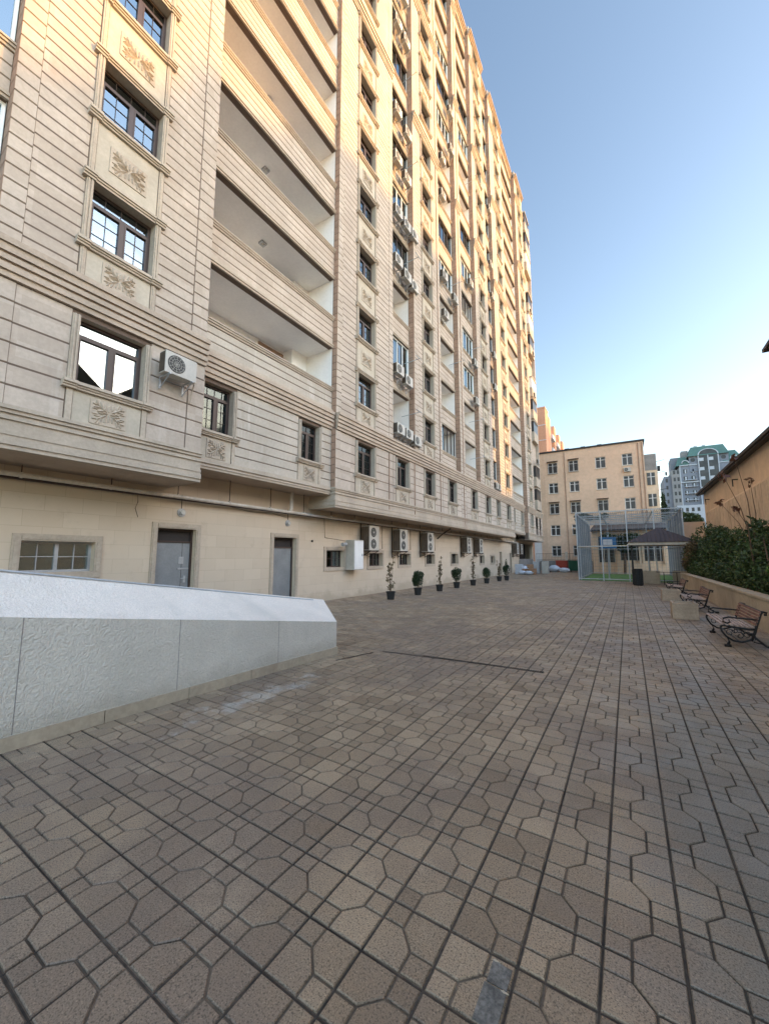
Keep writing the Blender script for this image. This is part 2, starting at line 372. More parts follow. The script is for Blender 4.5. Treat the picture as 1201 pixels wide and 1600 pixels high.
def inset(poly, ds):
    n = len(poly); out = []
    for i in range(n):
        p0, p1, p2 = poly[i - 1], poly[i], poly[(i + 1) % n]
        def line(a, b, d):
            ex, ey = b[0] - a[0], b[1] - a[1]; l = math.hypot(ex, ey); nx, ny = -ey / l, ex / l
            return a[0] + nx * d, a[1] + ny * d, ex, ey
        x1, y1, e1, f1 = line(p0, p1, ds[i - 1]); x2, y2, e2, f2 = line(p1, p2, ds[i])
        den = e1 * f2 - f1 * e2
        if abs(den) < 1e-9: out.append((x2, y2)); continue
        t = ((x2 - x1) * f2 - (y2 - y1) * e2) / den; out.append((x1 + e1 * t, y1 + f1 * t))
    return out

def make_paving():
    w, L_, a, b = .28, .54, .102, .176; q = L_ / 2; y1, y2 = .0975, .1725; J, G, C, T0 = .0062, .0046, .0052, .0078
    T = [([(0, 0), (a, 0), (a, y1), (0, y1)], [T0, G, C, J]),
         ([(a, 0), (w, 0), (w, y2), (b, y2), (a, y1)], [T0, J, C, G, G]),
         ([(0, y1), (a, y1), (b, y2), (b, q), (0, q)], [C, G, G, T0, J]),
         ([(b, y2), (w, y2), (w, q), (b, q)], [C, J, T0, G])]
    def mir(pp, dd):
        p = [(x, L_ - y) for x, y in pp][::-1]; n = len(pp)
        d = [dd[(n - 2 - i) % n] for i in range(n)]; return p, d
    T += [mir(p, d) for p, d in T]
    x_lo, nx = -.185 - .28 * 34, 44; nyp = 96; y_base = 2.54 - .54 * 11
    V = []; F = []; tone = []; base = 0
    g = np.random.default_rng(5)
    CI, CJ = np.meshgrid(np.arange(nx), np.arange(nyp), indexing='ij'); CI = CI.ravel(); CJ = CJ.ravel()
    ph = ((CI - 34) % 2) * .27
    tile_t = g.random((nx, nyp * 2 + 4))
    for ti, (p, d) in enumerate(T):
        n = len(p); top = np.array(inset(p, [x + .0036 for x in d])); bot = np.array(inset(p, d))
        N_ = len(CI); ox = x_lo + CI * w; oy = y_base + CJ * L_ + ph
        keep = (ox < 2.6); 
        zc = g.normal(0, .0009, N_); tx = g.normal(0, .004, N_); ty = g.normal(0, .004, N_)
        cen = top.mean(0)
        def put(P2, z):
            X = P2[None, :, 0] + ox[:, None]; Y = P2[None, :, 1] + oy[:, None]
            Z = z + zc[:, None] + tx[:, None] * (P2[None, :, 0] - cen[0]) + ty[:, None] * (P2[None, :, 1] - cen[1])
            return np.stack([X, Y, Z], -1)
        A = put(top, 0.); B = put(bot, -.0045); C = put(bot, -.016)
        V.append(np.concatenate([A, B, C], 1)[keep].reshape(-1, 3)); N2 = int(keep.sum())
        st = base + np.arange(N2)[:, None] * 3 * n
        F += [tuple(r) for r in (st + np.arange(n)[None, :]).tolist()]
        tt = .55 * tile_t[CI, (CJ * 2 + (ti // 4)) % tile_t.shape[1]] + .45 * g.random(N_)
        tt = tt[keep]; tone.append(tt)
        for lv in (0, 1):
            for k in range(n):
                k2 = (k + 1) % n
                F += [tuple(r) for r in (st + np.array([[lv * n + k, (lv + 1) * n + k, (lv + 1) * n + k2, lv * n + k2]])).tolist()]
                tone.append(tt * .8)
        base += N2 * 3 * n
    me = bpy.data.meshes.new('paving'); me.from_pydata(np.concatenate(V), [], F)
    at = me.attributes.new('tone', 'FLOAT', 'FACE'); at.data.foreach_set('value', np.concatenate(tone).astype(np.float32))
    me.materials.append(M['paver']); me.update()
    o = bpy.data.objects.new('paving', me); col.objects.link(o); tag(o, kind='structure')
    s = MB(); s.box(-9.9, 2.62, -3.6, 49, -.045, -.0085); tag(s.build('paving_bed', 'grout'), kind='structure')
    s = MB()
    for i in range(nx + 1):
        x = x_lo + w * i
        if x < 2.6: s.box(x - .0032, x + .0032, -3.4, 48.9, -.0085, -.0070)
    for i in range(nx):
        x = x_lo + w * i + .004
        if x > 2.3: continue
        for j in range(60): y = y_base + j * L_ + (i % 2) * .27; s.box(x, x + w - .008, y - .0032, y + .0032, -.0085, -.0071); s.box(x, x + w - .008, y + .27 - .003, y + .27 + .003, -.0085, -.0072)
    tag(s.build('paving_joint', 'jointdirt'), kind='structure')
make_paving()
pb = MB()
for (xa, ya, xb_, yb__) in [(-.552, 1.615, -.478, 1.70), (-.558, 1.47, -.476, 1.607)]: pb.box(xa, xb_, ya, yb__, -.008, .0035, 0)
for (xa, ya) in [(-.555, 1.702), (-.497, 1.606)]: pb.prism([(xa, ya), (xa + .012, ya - .004), (xa + .03, ya + .002), (xa + .008, ya + .006)], 'z', .001, .0045, 1)
M['oldpaver'] = surf('old_grey_paver', (.17, .155, .135), .85, .35, 9, 60, .35, .5, 90)
tag(pb.build('repaired_pavers', ['oldpaver', 'cap']), kind='structure')
# sunken drain channel crossing the paving
d = MB()
def strip(p, q, w_, z):
    dx, dy = q[0] - p[0], q[1] - p[1]; l = math.hypot(dx, dy); nx, ny = -dy / l * w_ / 2, dx / l * w_ / 2
    d.poly([(p[0] + nx, p[1] + ny, z), (p[0] - nx, p[1] - ny, z), (q[0] - nx, q[1] - ny, z), (q[0] + nx, q[1] + ny, z)][::-1])
pts = [(-3.62, 5.74), (-3.0, 5.80), (-2.49, 5.86), (-1.08, 5.90)]
for p, q in zip(pts, pts[1:]): strip(p, q, .05, .0045)
strip((-3.93, 4.87), (-3.72, 5.6), .035, .0045)
for i in range(60):
    t = i / 59; x = -2.9 + 1.8 * t; y = 5.82 + .08 * t
    d.box(x - .006, x + .006, y - .032, y + .032, .0047, .012)
tag(d.build('drain_channel', 'jointdirt'), 'narrow dark drain slot running across the paving from the ramp wall', 'drain')

# ------------------------------------------------------------------ main apartment building
SP = 2.66                      # storey
def sill(k): return 4.66 if k == 0 else 7.36 + SP * (k - 1)
def head(k): return 5.9 if k == 0 else 8.6 + SP * (k - 1)
NK = 15; ZT = 43.25
BL = (-9.45, 22.0, 0)
bld = root('apartment_building', BL, 'tall beige stone apartment block with balcony columns, upper storeys in sunlight', 'building')

def wall_holes(mb, X, y0, y1, z0, z1, holes, m=0):
    ys = sorted({y0, y1, *[h[0] for h in holes], *[h[1] for h in holes]}); zs = sorted({z0, z1, *[h[2] for h in holes], *[h[3] for h in holes]})
    ys = [y for y in ys if y0 <= y <= y1]; zs = [z for z in zs if z0 <= z <= z1]
    for i in range(len(ys) - 1):
        j = 0
        while j < len(zs) - 1:
            def solid(jj):
                cy, cz = (ys[i] + ys[i + 1]) / 2, (zs[jj] + zs[jj + 1]) / 2
                return not any(h[0] < cy < h[1] and h[2] < cz < h[3] for h in holes)
            if solid(j):
                k = j
                while k + 1 < len(zs) - 1 and solid(k + 1): k += 1
                mb.poly([(X, ys[i], zs[j]), (X, ys[i + 1], zs[j]), (X, ys[i + 1], zs[k + 1]), (X, ys[i], zs[k + 1])], m); j = k + 1
            else: j += 1

def courses(mb, X, y0, y1, z0, z1, pitch, m=0, gap=.020, proud=.014, th=.02):
    n = max(1, round((z1 - z0) / pitch)); p = (z1 - z0) / n
    for i in range(n):
        a, b = z0 + i * p + (gap / 2 if i else 0), z0 + (i + 1) * p - gap / 2
        e = .008
        # chamfered panel face
        mb.poly([(X, y0 + .004, a + e), (X, y1 - .004, a + e), (X, y1 - .004, b - e), (X, y0 + .004, b - e)], m)
        mb.poly([(X - proud, y0 + .002, a), (X - proud, y1 - .002, a), (X, y1 - .004, a + e), (X, y0 + .004, a + e)], m)
        mb.poly([(X, y0 + .004, b - e), (X, y1 - .004, b - e), (X - proud, y1 - .002, b), (X - proud, y0 + .002, b)], m)
        mb.poly([(X - proud, y0 + .002, a), (X, y0 + .004, a + e), (X, y0 + .004, b - e), (X - proud, y0 + .002, b)], m)
        mb.poly([(X - proud, y1 - .002, b), (X, y1 - .004, b - e), (X, y1 - .004, a + e), (X - proud, y1 - .002, a)], m)

def return_courses(mb, Y, x0, x1, z0, z1, pitch, m=0, gap=.022, proud=.012):
    """courses on a face looking toward -Y"""
    n = max(1, round((z1 - z0) / pitch)); p = (z1 - z0) / n
    for i in range(n):
        a, b = z0 + i * p + gap / 2, z0 + (i + 1) * p - gap / 2
        mb.box(x0, x1, Y, Y + proud, a, b, m, skip='k')

def mould(mb, X, y0, y1, steps, m=0, ends=True):
    for z0, z1, pr in steps:
        if pr <= 0: continue
        e = pr if ends else 0
        mb.box(X - .05, X + pr, y0, y1, z0, z1, m, skip='l')

CORN = [(6.0, 6.10, .05), (6.10, 6.20, .09), (6.20, 6.245, .06), (6.245, 6.33, .11), (6.33, 6.37, .08), (6.37, 6.50, .13), (6.50, 6.60, .17)]
FOOT = [(3.26, 3.33, .05), (3.33, 3.44, .075), (3.44, 3.485, .045), (3.485, 3.54, .06), (3.54, 3.73, .02), (3.73, 3.79, .05), (3.79, 3.83, .025), (3.83, 3.89, .06), (3.89, 3.95, .09)]
FOOTB = [(3.70, 3.76, .03), (3.76, 3.80, .055), (3.80, 3.84, .03), (3.84, 3.95, .07)]
def midc(z): return [(z, z + .12, .04), (z + .12, z + .22, .07), (z + .22, z + .28, .05), (z + .28, z + .45, .10), (z + .45, z + .58, .14)]
TOPC = [(43.2, 43.35, .08), (43.35, 43.5, .16), (43.5, 43.62, .24)]
BANDS = [24.67, 32.65, 40.63]

orn_mesh = None
def petal(mb, cy, cz, ang, ln, wd, h, x=0.):
    c, s_ = math.cos(ang), math.sin(ang)
    def P(u, v, t): return (x + t, cy + u * c - v * s_, cz + u * s_ + v * c)
    base = [P(0, 0, .0), P(ln * .35, wd, .0), P(ln * .75, wd * .75, 0), P(ln, 0, 0), P(ln * .75, -wd * .75, 0), P(ln * .35, -wd, 0)]
    r1, r2 = P(ln * .25, 0, h), P(ln * .8, 0, h * .9)
    i = len(mb.v); mb.v += base + [r1, r2]
    for f in ((0, 1, 6), (1, 2, 7, 6), (2, 3, 7), (3, 4, 7), (4, 5, 6, 7), (5, 0, 6)): mb.f.append(tuple(i + q for q in f)); mb.m.append(0)
def ornament_mesh():
    mb = MB()
    for sy in (1, -1):
        for sz in (1, -1):
            a0 = math.atan2(sz * .2, sy * .27)
            petal(mb, 0, 0, a0, .33, .042, .05)
            for t, da, l in ((.07, .85, .17), (.15, .68, .16), (.23, .52, .11), (.07, -.85, .15), (.15, -.68, .15), (.23, -.52, .11)):
                petal(mb, t * math.cos(a0), t * math.sin(a0), a0 + da, l, .036, .045)
    for a in (0, math.pi / 2, math.pi, -math.pi / 2): petal(mb, 0, 0, a, .19 if a % math.pi else .16, .034, .05)
    for a in (0, math.pi):
        for dz in (.05, -.05): petal(mb, .17 * math.cos(a), dz, a, .13, .03, .04)
    mb.box(-.004, .016, -.315, .315, -.245, .245)
    return mb
om = ornament_mesh()
def ornament(X, y, z, sc=1.0, w=1.0):
    global orn_mesh
    if orn_mesh is None:
        orn_mesh = bpy.data.meshes.new('carved_panel'); orn_mesh.from_pydata(om.v, [], om.f); orn_mesh.materials.append(M['trim'])
    o = bpy.data.objects.new('carved_panel', orn_mesh); col.objects.link(o); o.parent = bld
    o.location = (X - BL[0], y - BL[1], z - BL[2]); o.scale = (1, sc * w, sc); return o

def window(X, y0, y1, z0, z1, style=0, detail=True, name='window'):
    """dark framed window set 0.16 back in its opening: frame (part), pane (sub-part), curtain (sub-part)"""
    xf = X - .17; f = MB(); T = .055; W = y1 - y0
    f.box(xf - .03, xf + .03, y0, y1, z0, z0 + T); f.box(xf - .03, xf + .03, y0, y1, z1 - T, z1)
    f.box(xf - .03, xf + .03, y0, y0 + T, z0 + T, z1 - T); f.box(xf - .03, xf + .03, y1 - T, y1, z0 + T, z1 - T)
    zt = z1 - .31; ym = y0 + W * (.53 if style != 3 else .5)
    if detail:
        f.box(xf - .03, xf + .028, y0 + T, y1 - T, zt, zt + .05)
        f.box(xf - .03, xf + .033, ym - .035, ym + .035, z0 + T, zt)
        # sash rims
        for a, b in ((y0 + T, ym - .035), (ym + .035, y1 - T)):
            f.box(xf - .012, xf + .040, a, a + .028, z0 + T, zt - .002); f.box(xf - .012, xf + .040, b - .028, b, z0 + T, zt - .002)
            f.box(xf - .012, xf + .038, a + .028, b - .028, z0 + T, z0 + T + .03); f.box(xf - .012, xf + .038, a + .028, b - .028, zt - .032, zt - .002)
            if style != 2:
                c = (a + b) / 2; t = .005
                f.box(xf - .002, xf + .012, c - .0035, c + .0035, z0 + T + .03, zt - .032)
                for q in (1, 2):
                    zz = z0 + T + (zt - z0 - T) * q / 3; f.box(xf - .004, xf + .010, a + .028, b - .028, zz - .0035, zz + .0035)
        if style != 2:
            for q in (1, 2, 3):
                yy = y0 + W * q / 4; f.box(xf - .002, xf + .012, yy - .0035, yy + .0035, zt + .05, z1 - T)
    else:
        f.box(xf - .03, xf + .03, ym - .03, ym + .03, z0 + T, z1 - T)
    fo = f.build(name, 'frame', bld)
    p = MB(); p.box(xf - .010, xf - .004, y0 + T, y1 - T, z0 + T, z1 - T); p.build('pane', 'glass_old' if z0 < 5 and y0 > 4 else 'glass', fo)
    r = random.random()
    c = MB(); n = 14; xa = xf - .14
    def cloth(a, b, zb):
        ys = [a + (b - a) * i / n for i in range(n + 1)]
        for i in range(n):
            xa0, xa1 = xa + .02 * math.sin(i * 2.1 + r * 9), xa + .02 * math.sin((i + 1) * 2.1 + r * 9)
            c.poly([(xa0, ys[i], zb), (xa1, ys[i + 1], zb), (xa1, ys[i + 1], z1), (xa0, ys[i], z1)])
    if style == 1: cloth(y0 + .02, ym, z0)
    elif style == 4: cloth(y0 + .02, y1 - .02, z0)
    elif style == 3: cloth(y0 + .02, y0 + W * .3, z0); cloth(y0 + W * .75, y1 - .02, z0)
    elif style == 5: cloth(y0 + .02, y1 - .02, z0 + (z1 - z0) * .55)
    if c.f: c.build('curtain', 'curtain', fo)
    return fo

def reveals(mb, X, h, m=0, depth=.26):
    y0, y1, z0, z1 = h
    mb.poly([(X, y0, z0), (X, y0, z1), (X - depth, y0, z1), (X - depth, y0, z0)], m)
    mb.poly([(X, y1, z0), (X - depth, y1, z0), (X - depth, y1, z1), (X, y1, z1)], m)
    mb.poly([(X, y0, z1), (X, y1, z1), (X - depth, y1, z1), (X - depth, y0, z1)], m)
    mb.poly([(X, y0, z0), (X - depth, y0, z0), (X - depth, y1, z0), (X, y1, z0)], m)

def surround(mb, X, y0, y1, z0, z1, st=.115, top=True, m=0):
    """moulded side strips, sill and hood round one opening"""
    for s_ in (0, 1):
        a = y0 - st if s_ == 0 else y1; b = a + st
        mb.box(X - .01, X + .035, a, b, z0, z1, m, skip='l')
        mb.box(X - .01, X + .055, a + .02, a + .045, z0, z1, m, skip='l'); mb.box(X - .01, X + .055, b - .045, b - .02, z0, z1, m, skip='l')
    def bar(za, steps, ext):
        for dz0, dz1, pr in steps:
            mb.box(X - .01, X + pr, y0 - st - ext, y0 + .02, za + dz0, za + dz1, m, skip='l')
            mb.box(X - .01, X + pr - .025, y0 + .02, y1 - .02, za + dz0, za + dz1, m, skip='l')
            mb.box(X - .01, X + pr, y1 - .02, y1 + st + ext, za + dz0, za + dz1, m, skip='l')
    bar(z0 - .13, [(0, .04, .075), (.04, .075, .10), (.075, .13, .13)], .07)
    if top: bar(z1, [(0, .045, .075), (.045, .085, .10), (.085, .13, .125)], .07)

STY = {'A': [2, 1, 1, 5, 0, 1, 4], 'C': [0, 3, 3, 1, 1, 1, 0, 3, 5, 0], 'D': [1, 1, 1, 1, 1, 5, 0, 3, 1, 0]}
def window_bay(key, X, y0, y1, w0, w1, pl, pr, detail=True, pitch=.2418, k0X=None):
    """y0..y1 bay, window opening w0..w1, pilasters of width pl / pr at the two edges"""
    st = .115; wall = MB(); trim = MB()
    holes = [(w0, w1, sill(k), head(k)) for k in range(NK)]
    wall_holes(wall, X - .014, y0, y1, 3.3, ZT, holes, 0)
    for h in holes: reveals(wall, X - .014, h, 2)
    a, b = y0 + pl, y1 - pr
    segs = [(6.6, BANDS[0])] + [(BANDS[i] + .58, (BANDS + [43.2])[i + 1]) for i in range(3)]
    for z0, z1 in segs:
        if pl: courses(wall, X, y0, a, z0, z1, .266, 1)
        if pr: courses(wall, X, b, y1, z0, z1, .266, 1)
        courses(wall, X - .012, a, w0 - st, z0, z1, pitch, 1); courses(wall, X, w1 + st, b - .02, z0, z1, pitch, 1)
    if pl: courses(wall, X, y0, a, 3.95, 6.0, .34, 1); wall.poly([(X - .014, a, 3.3), (X - .003, a - .001, 3.3), (X - .003, a - .001, 43.2), (X - .014, a, 43.2)], 3)
    if pr: courses(wall, X, b, y1, 3.95, 6.0, .34, 1)
    courses(wall, X - .012, a, w0 - st, 3.95, 6.0, .333, 1); courses(wall, X, w1 + st, b - .02, 3.95, 6.0, .333, 1)
    # plain fields between windows
    for k in range(NK):
        z0 = (3.95 if k == 0 else (6.6 if k == 1 else head(k - 1) + .13)); z1 = sill(k) - .13
        if z1 - z0 > .1: wall.box(X - .012, X - .002, w0, w1, z0, z1, 3, skip='l')
    wall.box(X - .012, X - .002, w0, w1, head(NK - 1) + .13, 43.2, 3, skip='l')
    wall.build('wall', ['joint', 'stone', 'trim', 'plain'], bld)
    for k in range(NK): surround(trim, X, w0, w1, sill(k), head(k), st, top=(k > 0))
    for k in range(1, NK):      # strips continue between storeys
        z0 = 6.6 if k == 1 else head(k - 1) + .13; z1 = sill(k) - .13
        if z1 - z0 < .1: continue
        for q in (w0 - st, w1):
            trim.box(X - .01, X + .02, q + .012, q + st - .012, z0, z1, skip='l'); trim.box(X - .01, X + .036, q + .04, q + .06, z0, z1, skip='l')
    for q in (w0 - st, w1): trim.box(X - .01, X + .02, q + .012, q + st - .012, 3.95, sill(0) - .13, skip='l')
    for z in BANDS: mould(trim, X, y0, y1, midc(z), 1)
    mould(trim, X, y0, y1, CORN, 1); mould(trim, X, y0, y1, FOOT, 0); mould(trim, X, y0, y1, TOPC, 1)
    trim.box(X - .05, X + .02, y0, y0 + max(pl, .3), 43.62, 43.95); trim.box(X - .05, X + .02, y1 - max(pr, .3), y1, 43.62, 43.95)
    trim.build('window_surround', ['trim', 'band'], bld)
    sty = STY.get(key, STY['D'])
    for k in range(NK): window(X - .014, w0 + .003, w1 - .003, sill(k) + .003, head(k) - .003, sty[k % len(sty)], detail or k < 9)
    yc = (w0 + w1) / 2
    for k in range(NK):
        if k == 0: zc, sc = 4.24, .95
        elif k == 1: zc, sc = 6.92, .95
        else: zc, sc = (head(k - 1) + .13 + sill(k) - .13) / 2, 1.08
        if any(z - .35 < zc < z + .9 for z in BANDS): continue
        ornament(X, yc, zc, sc)

XA, XB, XC, XR = -8.08, -8.50, -8.30, -8.60
window_bay('A', XA, 1.45, 5.05, 2.62, 3.74, .30, .37)
window_bay('C', XC, 10.11, 14.0, 11.37, 12.50, .29, .33)
window_bay('D', XC, 16.06, 19.31, 17.08, 18.18, .42, .38)
window_bay('E', XC, 25.85, 29.0, 26.85, 27.93, .4, .4, False)
window_bay('F', XC, 30.90, 34.9, 32.5, 33.65, .34, .3, False)
window_bay('G', XA - .05, 39.85, 43.5, 41.1, 42.2, .35, .3, False)

# narrow pilaster between the two middle recesses
pm = MB(); pm.poly([(XC - .014, 22.1, 3.3), (XC - .014, 22.93, 3.3), (XC - .014, 22.93, ZT), (XC - .014, 22.1, ZT)])
for z0, z1 in [(3.95, 6.0), (6.6, BANDS[0])] + [(BANDS[i] + .58, (BANDS + [43.2])[i + 1]) for i in range(3)]:
    courses(pm, XC, 22.1, 22.48, z0, z1, .266, 1); courses(pm, XC, 22.52, 22.93, z0, z1, .266, 1)
for s_ in [CORN, FOOT, TOPC] + [midc(z) for z in BANDS]: mould(pm, XC, 22.1, 22.93, s_, 2)
pm.box(XC - .05, XC + .02, 22.1, 22.93, 43.62, 43.95, 2)
pm.build('pilaster', ['joint', 'stone', 'band'], bld)

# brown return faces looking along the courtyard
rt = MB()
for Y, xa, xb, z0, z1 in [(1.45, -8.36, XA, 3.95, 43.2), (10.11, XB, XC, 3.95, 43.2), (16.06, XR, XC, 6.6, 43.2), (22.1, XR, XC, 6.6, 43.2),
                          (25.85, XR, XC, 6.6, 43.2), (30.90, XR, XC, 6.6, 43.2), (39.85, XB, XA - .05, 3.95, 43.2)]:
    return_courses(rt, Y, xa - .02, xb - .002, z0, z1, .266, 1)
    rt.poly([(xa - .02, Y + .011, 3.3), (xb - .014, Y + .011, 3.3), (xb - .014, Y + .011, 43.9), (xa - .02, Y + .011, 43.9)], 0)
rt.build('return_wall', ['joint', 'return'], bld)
# return face below the recessed balcony bay
r2 = MB(); r2.box(-9.45, XC, 10.11, 10.125, 3.26, 3.95, 0, skip='k')
for z0, z1, pr in FOOT: r2.box(-9.45, XC + pr, 10.112 - pr, 10.11, z0, z1, 0, skip='k')
r2.build('return_wall', 'trim', bld)

def parapet(mb, X, y0, y1, zb, zt, m=1, mc=2):
    mb.box(X - .18, X - .014, y0, y1, zb, zt - .02, 0)
    mould(mb, X - .014, y0, y1, [(zb + .003, zb + .06, .05), (zb + .06, zb + .10, .075), (zb + .10, zb + .15, .045)], mc)
    courses(mb, X, y0 + .003, y1 - .003, zb + .15, zt - .14, .235, m)
    mb.box(X - .20, X + .03, y0, y1, zt - .14, zt - .09, mc); mb.box(X - .22, X + .06, y0, y1, zt - .088, zt - .04, mc); mb.box(X - .24, X + .085, y0, y1, zt - .038, zt, mc)

def big_balcony_bay(X, y0, y1, detail=True):
    """full-width open balconies with white plastered insides"""
    dep = 1.75; ins = MB()
    ins.poly([(X - dep, y0, 6.3), (X - dep, y1, 6.3), (X - dep, y1, ZT), (X - dep, y0, ZT)])
    ins.poly([(X - .02, y1 - .012, 6.3), (X - dep, y1 - .012, 6.3), (X - dep, y1 - .012, ZT), (X - .02, y1 - .012, ZT)])
    ins.poly([(X - .02, y0 + .012, 6.3), (X - .02, y0 + .012, ZT), (X - dep, y0 + .012, ZT), (X - dep, y0 + .012, 6.3)])
    ins.box(X - dep, X - dep + .5, y1 - .75, y1 - .014, 6.3, ZT)
    ins.build('loggia_wall', 'plaster', bld)
    for k in range(1, NK):
        zt = 7.52 + SP * (k - 1); zb = 6.6 if k == 1 else zt - 1.17
        b = MB(); parapet(b, X, y0, y1, zb, zt)
        b.box(X - dep, X - .18, y0 + .014, y1 - .014, zb + .004, zb + .16, 3)
        b.build('balcony', ['joint', 'stone_streak' if k == 1 else 'stone', 'trim', 'plaster'], bld)
    t = MB(); t.box(X - dep, X - .16, y0 + .014, y1 - .014, 43.0, 43.19, 0)
    mould(t, X, y0, y1, [(42.95, 43.2, .02)] + TOPC, 1)
    t.build('loggia_ceiling', ['plaster', 'band'], bld)
    # inner windows and ceiling lamps
    for k in range(1, NK if detail else 6):
        zt = 7.52 + SP * (k - 1)
        w = MB(); a = y0 + 3.35; xw = X - dep; c = a + .95; h = zt + 1.25
        w.box(xw, xw + .05, a - .14, a, zt - .4, h, 0); w.box(xw, xw + .05, c, c + .14, zt - .4, h, 0); w.box(xw, xw + .052, a - .14, c + .14, h, h + .14, 0)
        w.box(xw, xw + .015, a, c, zt - .4, h, 1)
        w.box(xw, xw + .03, a + .46, a + .50, zt - .4, h, 2); w.box(xw, xw + .028, a, c, h - .06, h, 2)
        a2 = y0 + .1
        w.box(xw, xw + .02, a2, a2 + .85, zt - 1, zt + 1.2, 1); w.box(xw, xw + .05, a2 + .85, a2 + .97, zt - 1., zt + 1.2, 0); w.box(xw, xw + .052, a2, a2 + .97, zt + 1.2, zt + 1.32, 0)
        w.build('balcony_window', ['return', 'darkroom', 'frame'], bld)
        l = MB(); zc = zt + 1.49
        if k > 1:
            yl = (y0 + y1) / 2; l.box(X - .96, X - .78, yl - .10, yl + .10, zc - .06, zc + .003, 0); l.tube([(X - .87, yl, zc - .06), (X - .87, yl, zc - .11)], .05, 12, 1)
            l.build('ceiling_lamp', ['metal', 'lampglass'], bld)
    # storey under the balconies, cut by two narrow windows
    wl = MB(); tr = MB(); wins = [(y0 + .25, y0 + 1.09), (y0 + 3.58, y0 + 4.42)]
    holes = [(a, b, sill(0), head(0)) for a, b in wins]
    wall_holes(wl, X - .014, y0, y1, 3.70, 6.61, holes, 0)
    for h in holes: reveals(wl, X - .014, h, 2)
    cur = y0; st = .115
    for a, b in wins:
        if a - st - cur > .05: courses(wl, X, cur, a - st, 3.95, 6.0, .255, 1)
        cur = b + st; surround(tr, X, a, b, sill(0), head(0), st, top=False)
        wl.box(X - .012, X - .002, a, b, 3.95, sill(0) - .13, 3, skip='l')
        for q in (a - st, b): tr.box(X - .01, X + .02, q + .012, q + st - .012, 3.95, sill(0) - .13, skip='l')
        window(X - .014, a + .003, b - .003, sill(0) + .003, head(0) - .003, 0); ornament(X, (a + b) / 2, 4.24, .95, .9)
    courses(wl, X, cur, y1, 3.95, 6.0, .255, 1)
    mould(tr, X, y0, y1, CORN, 1); mould(tr, X, y0, y1, FOOTB, 0)
    wl.build('wall', ['joint', 'stone_streak', 'trim', 'plain'], bld); tr.build('window_surround', ['trim', 'band'], bld)
big_balcony_bay(XB, 5.05, 10.11)
big_balcony_bay(XB, 34.9, 39.85, False)

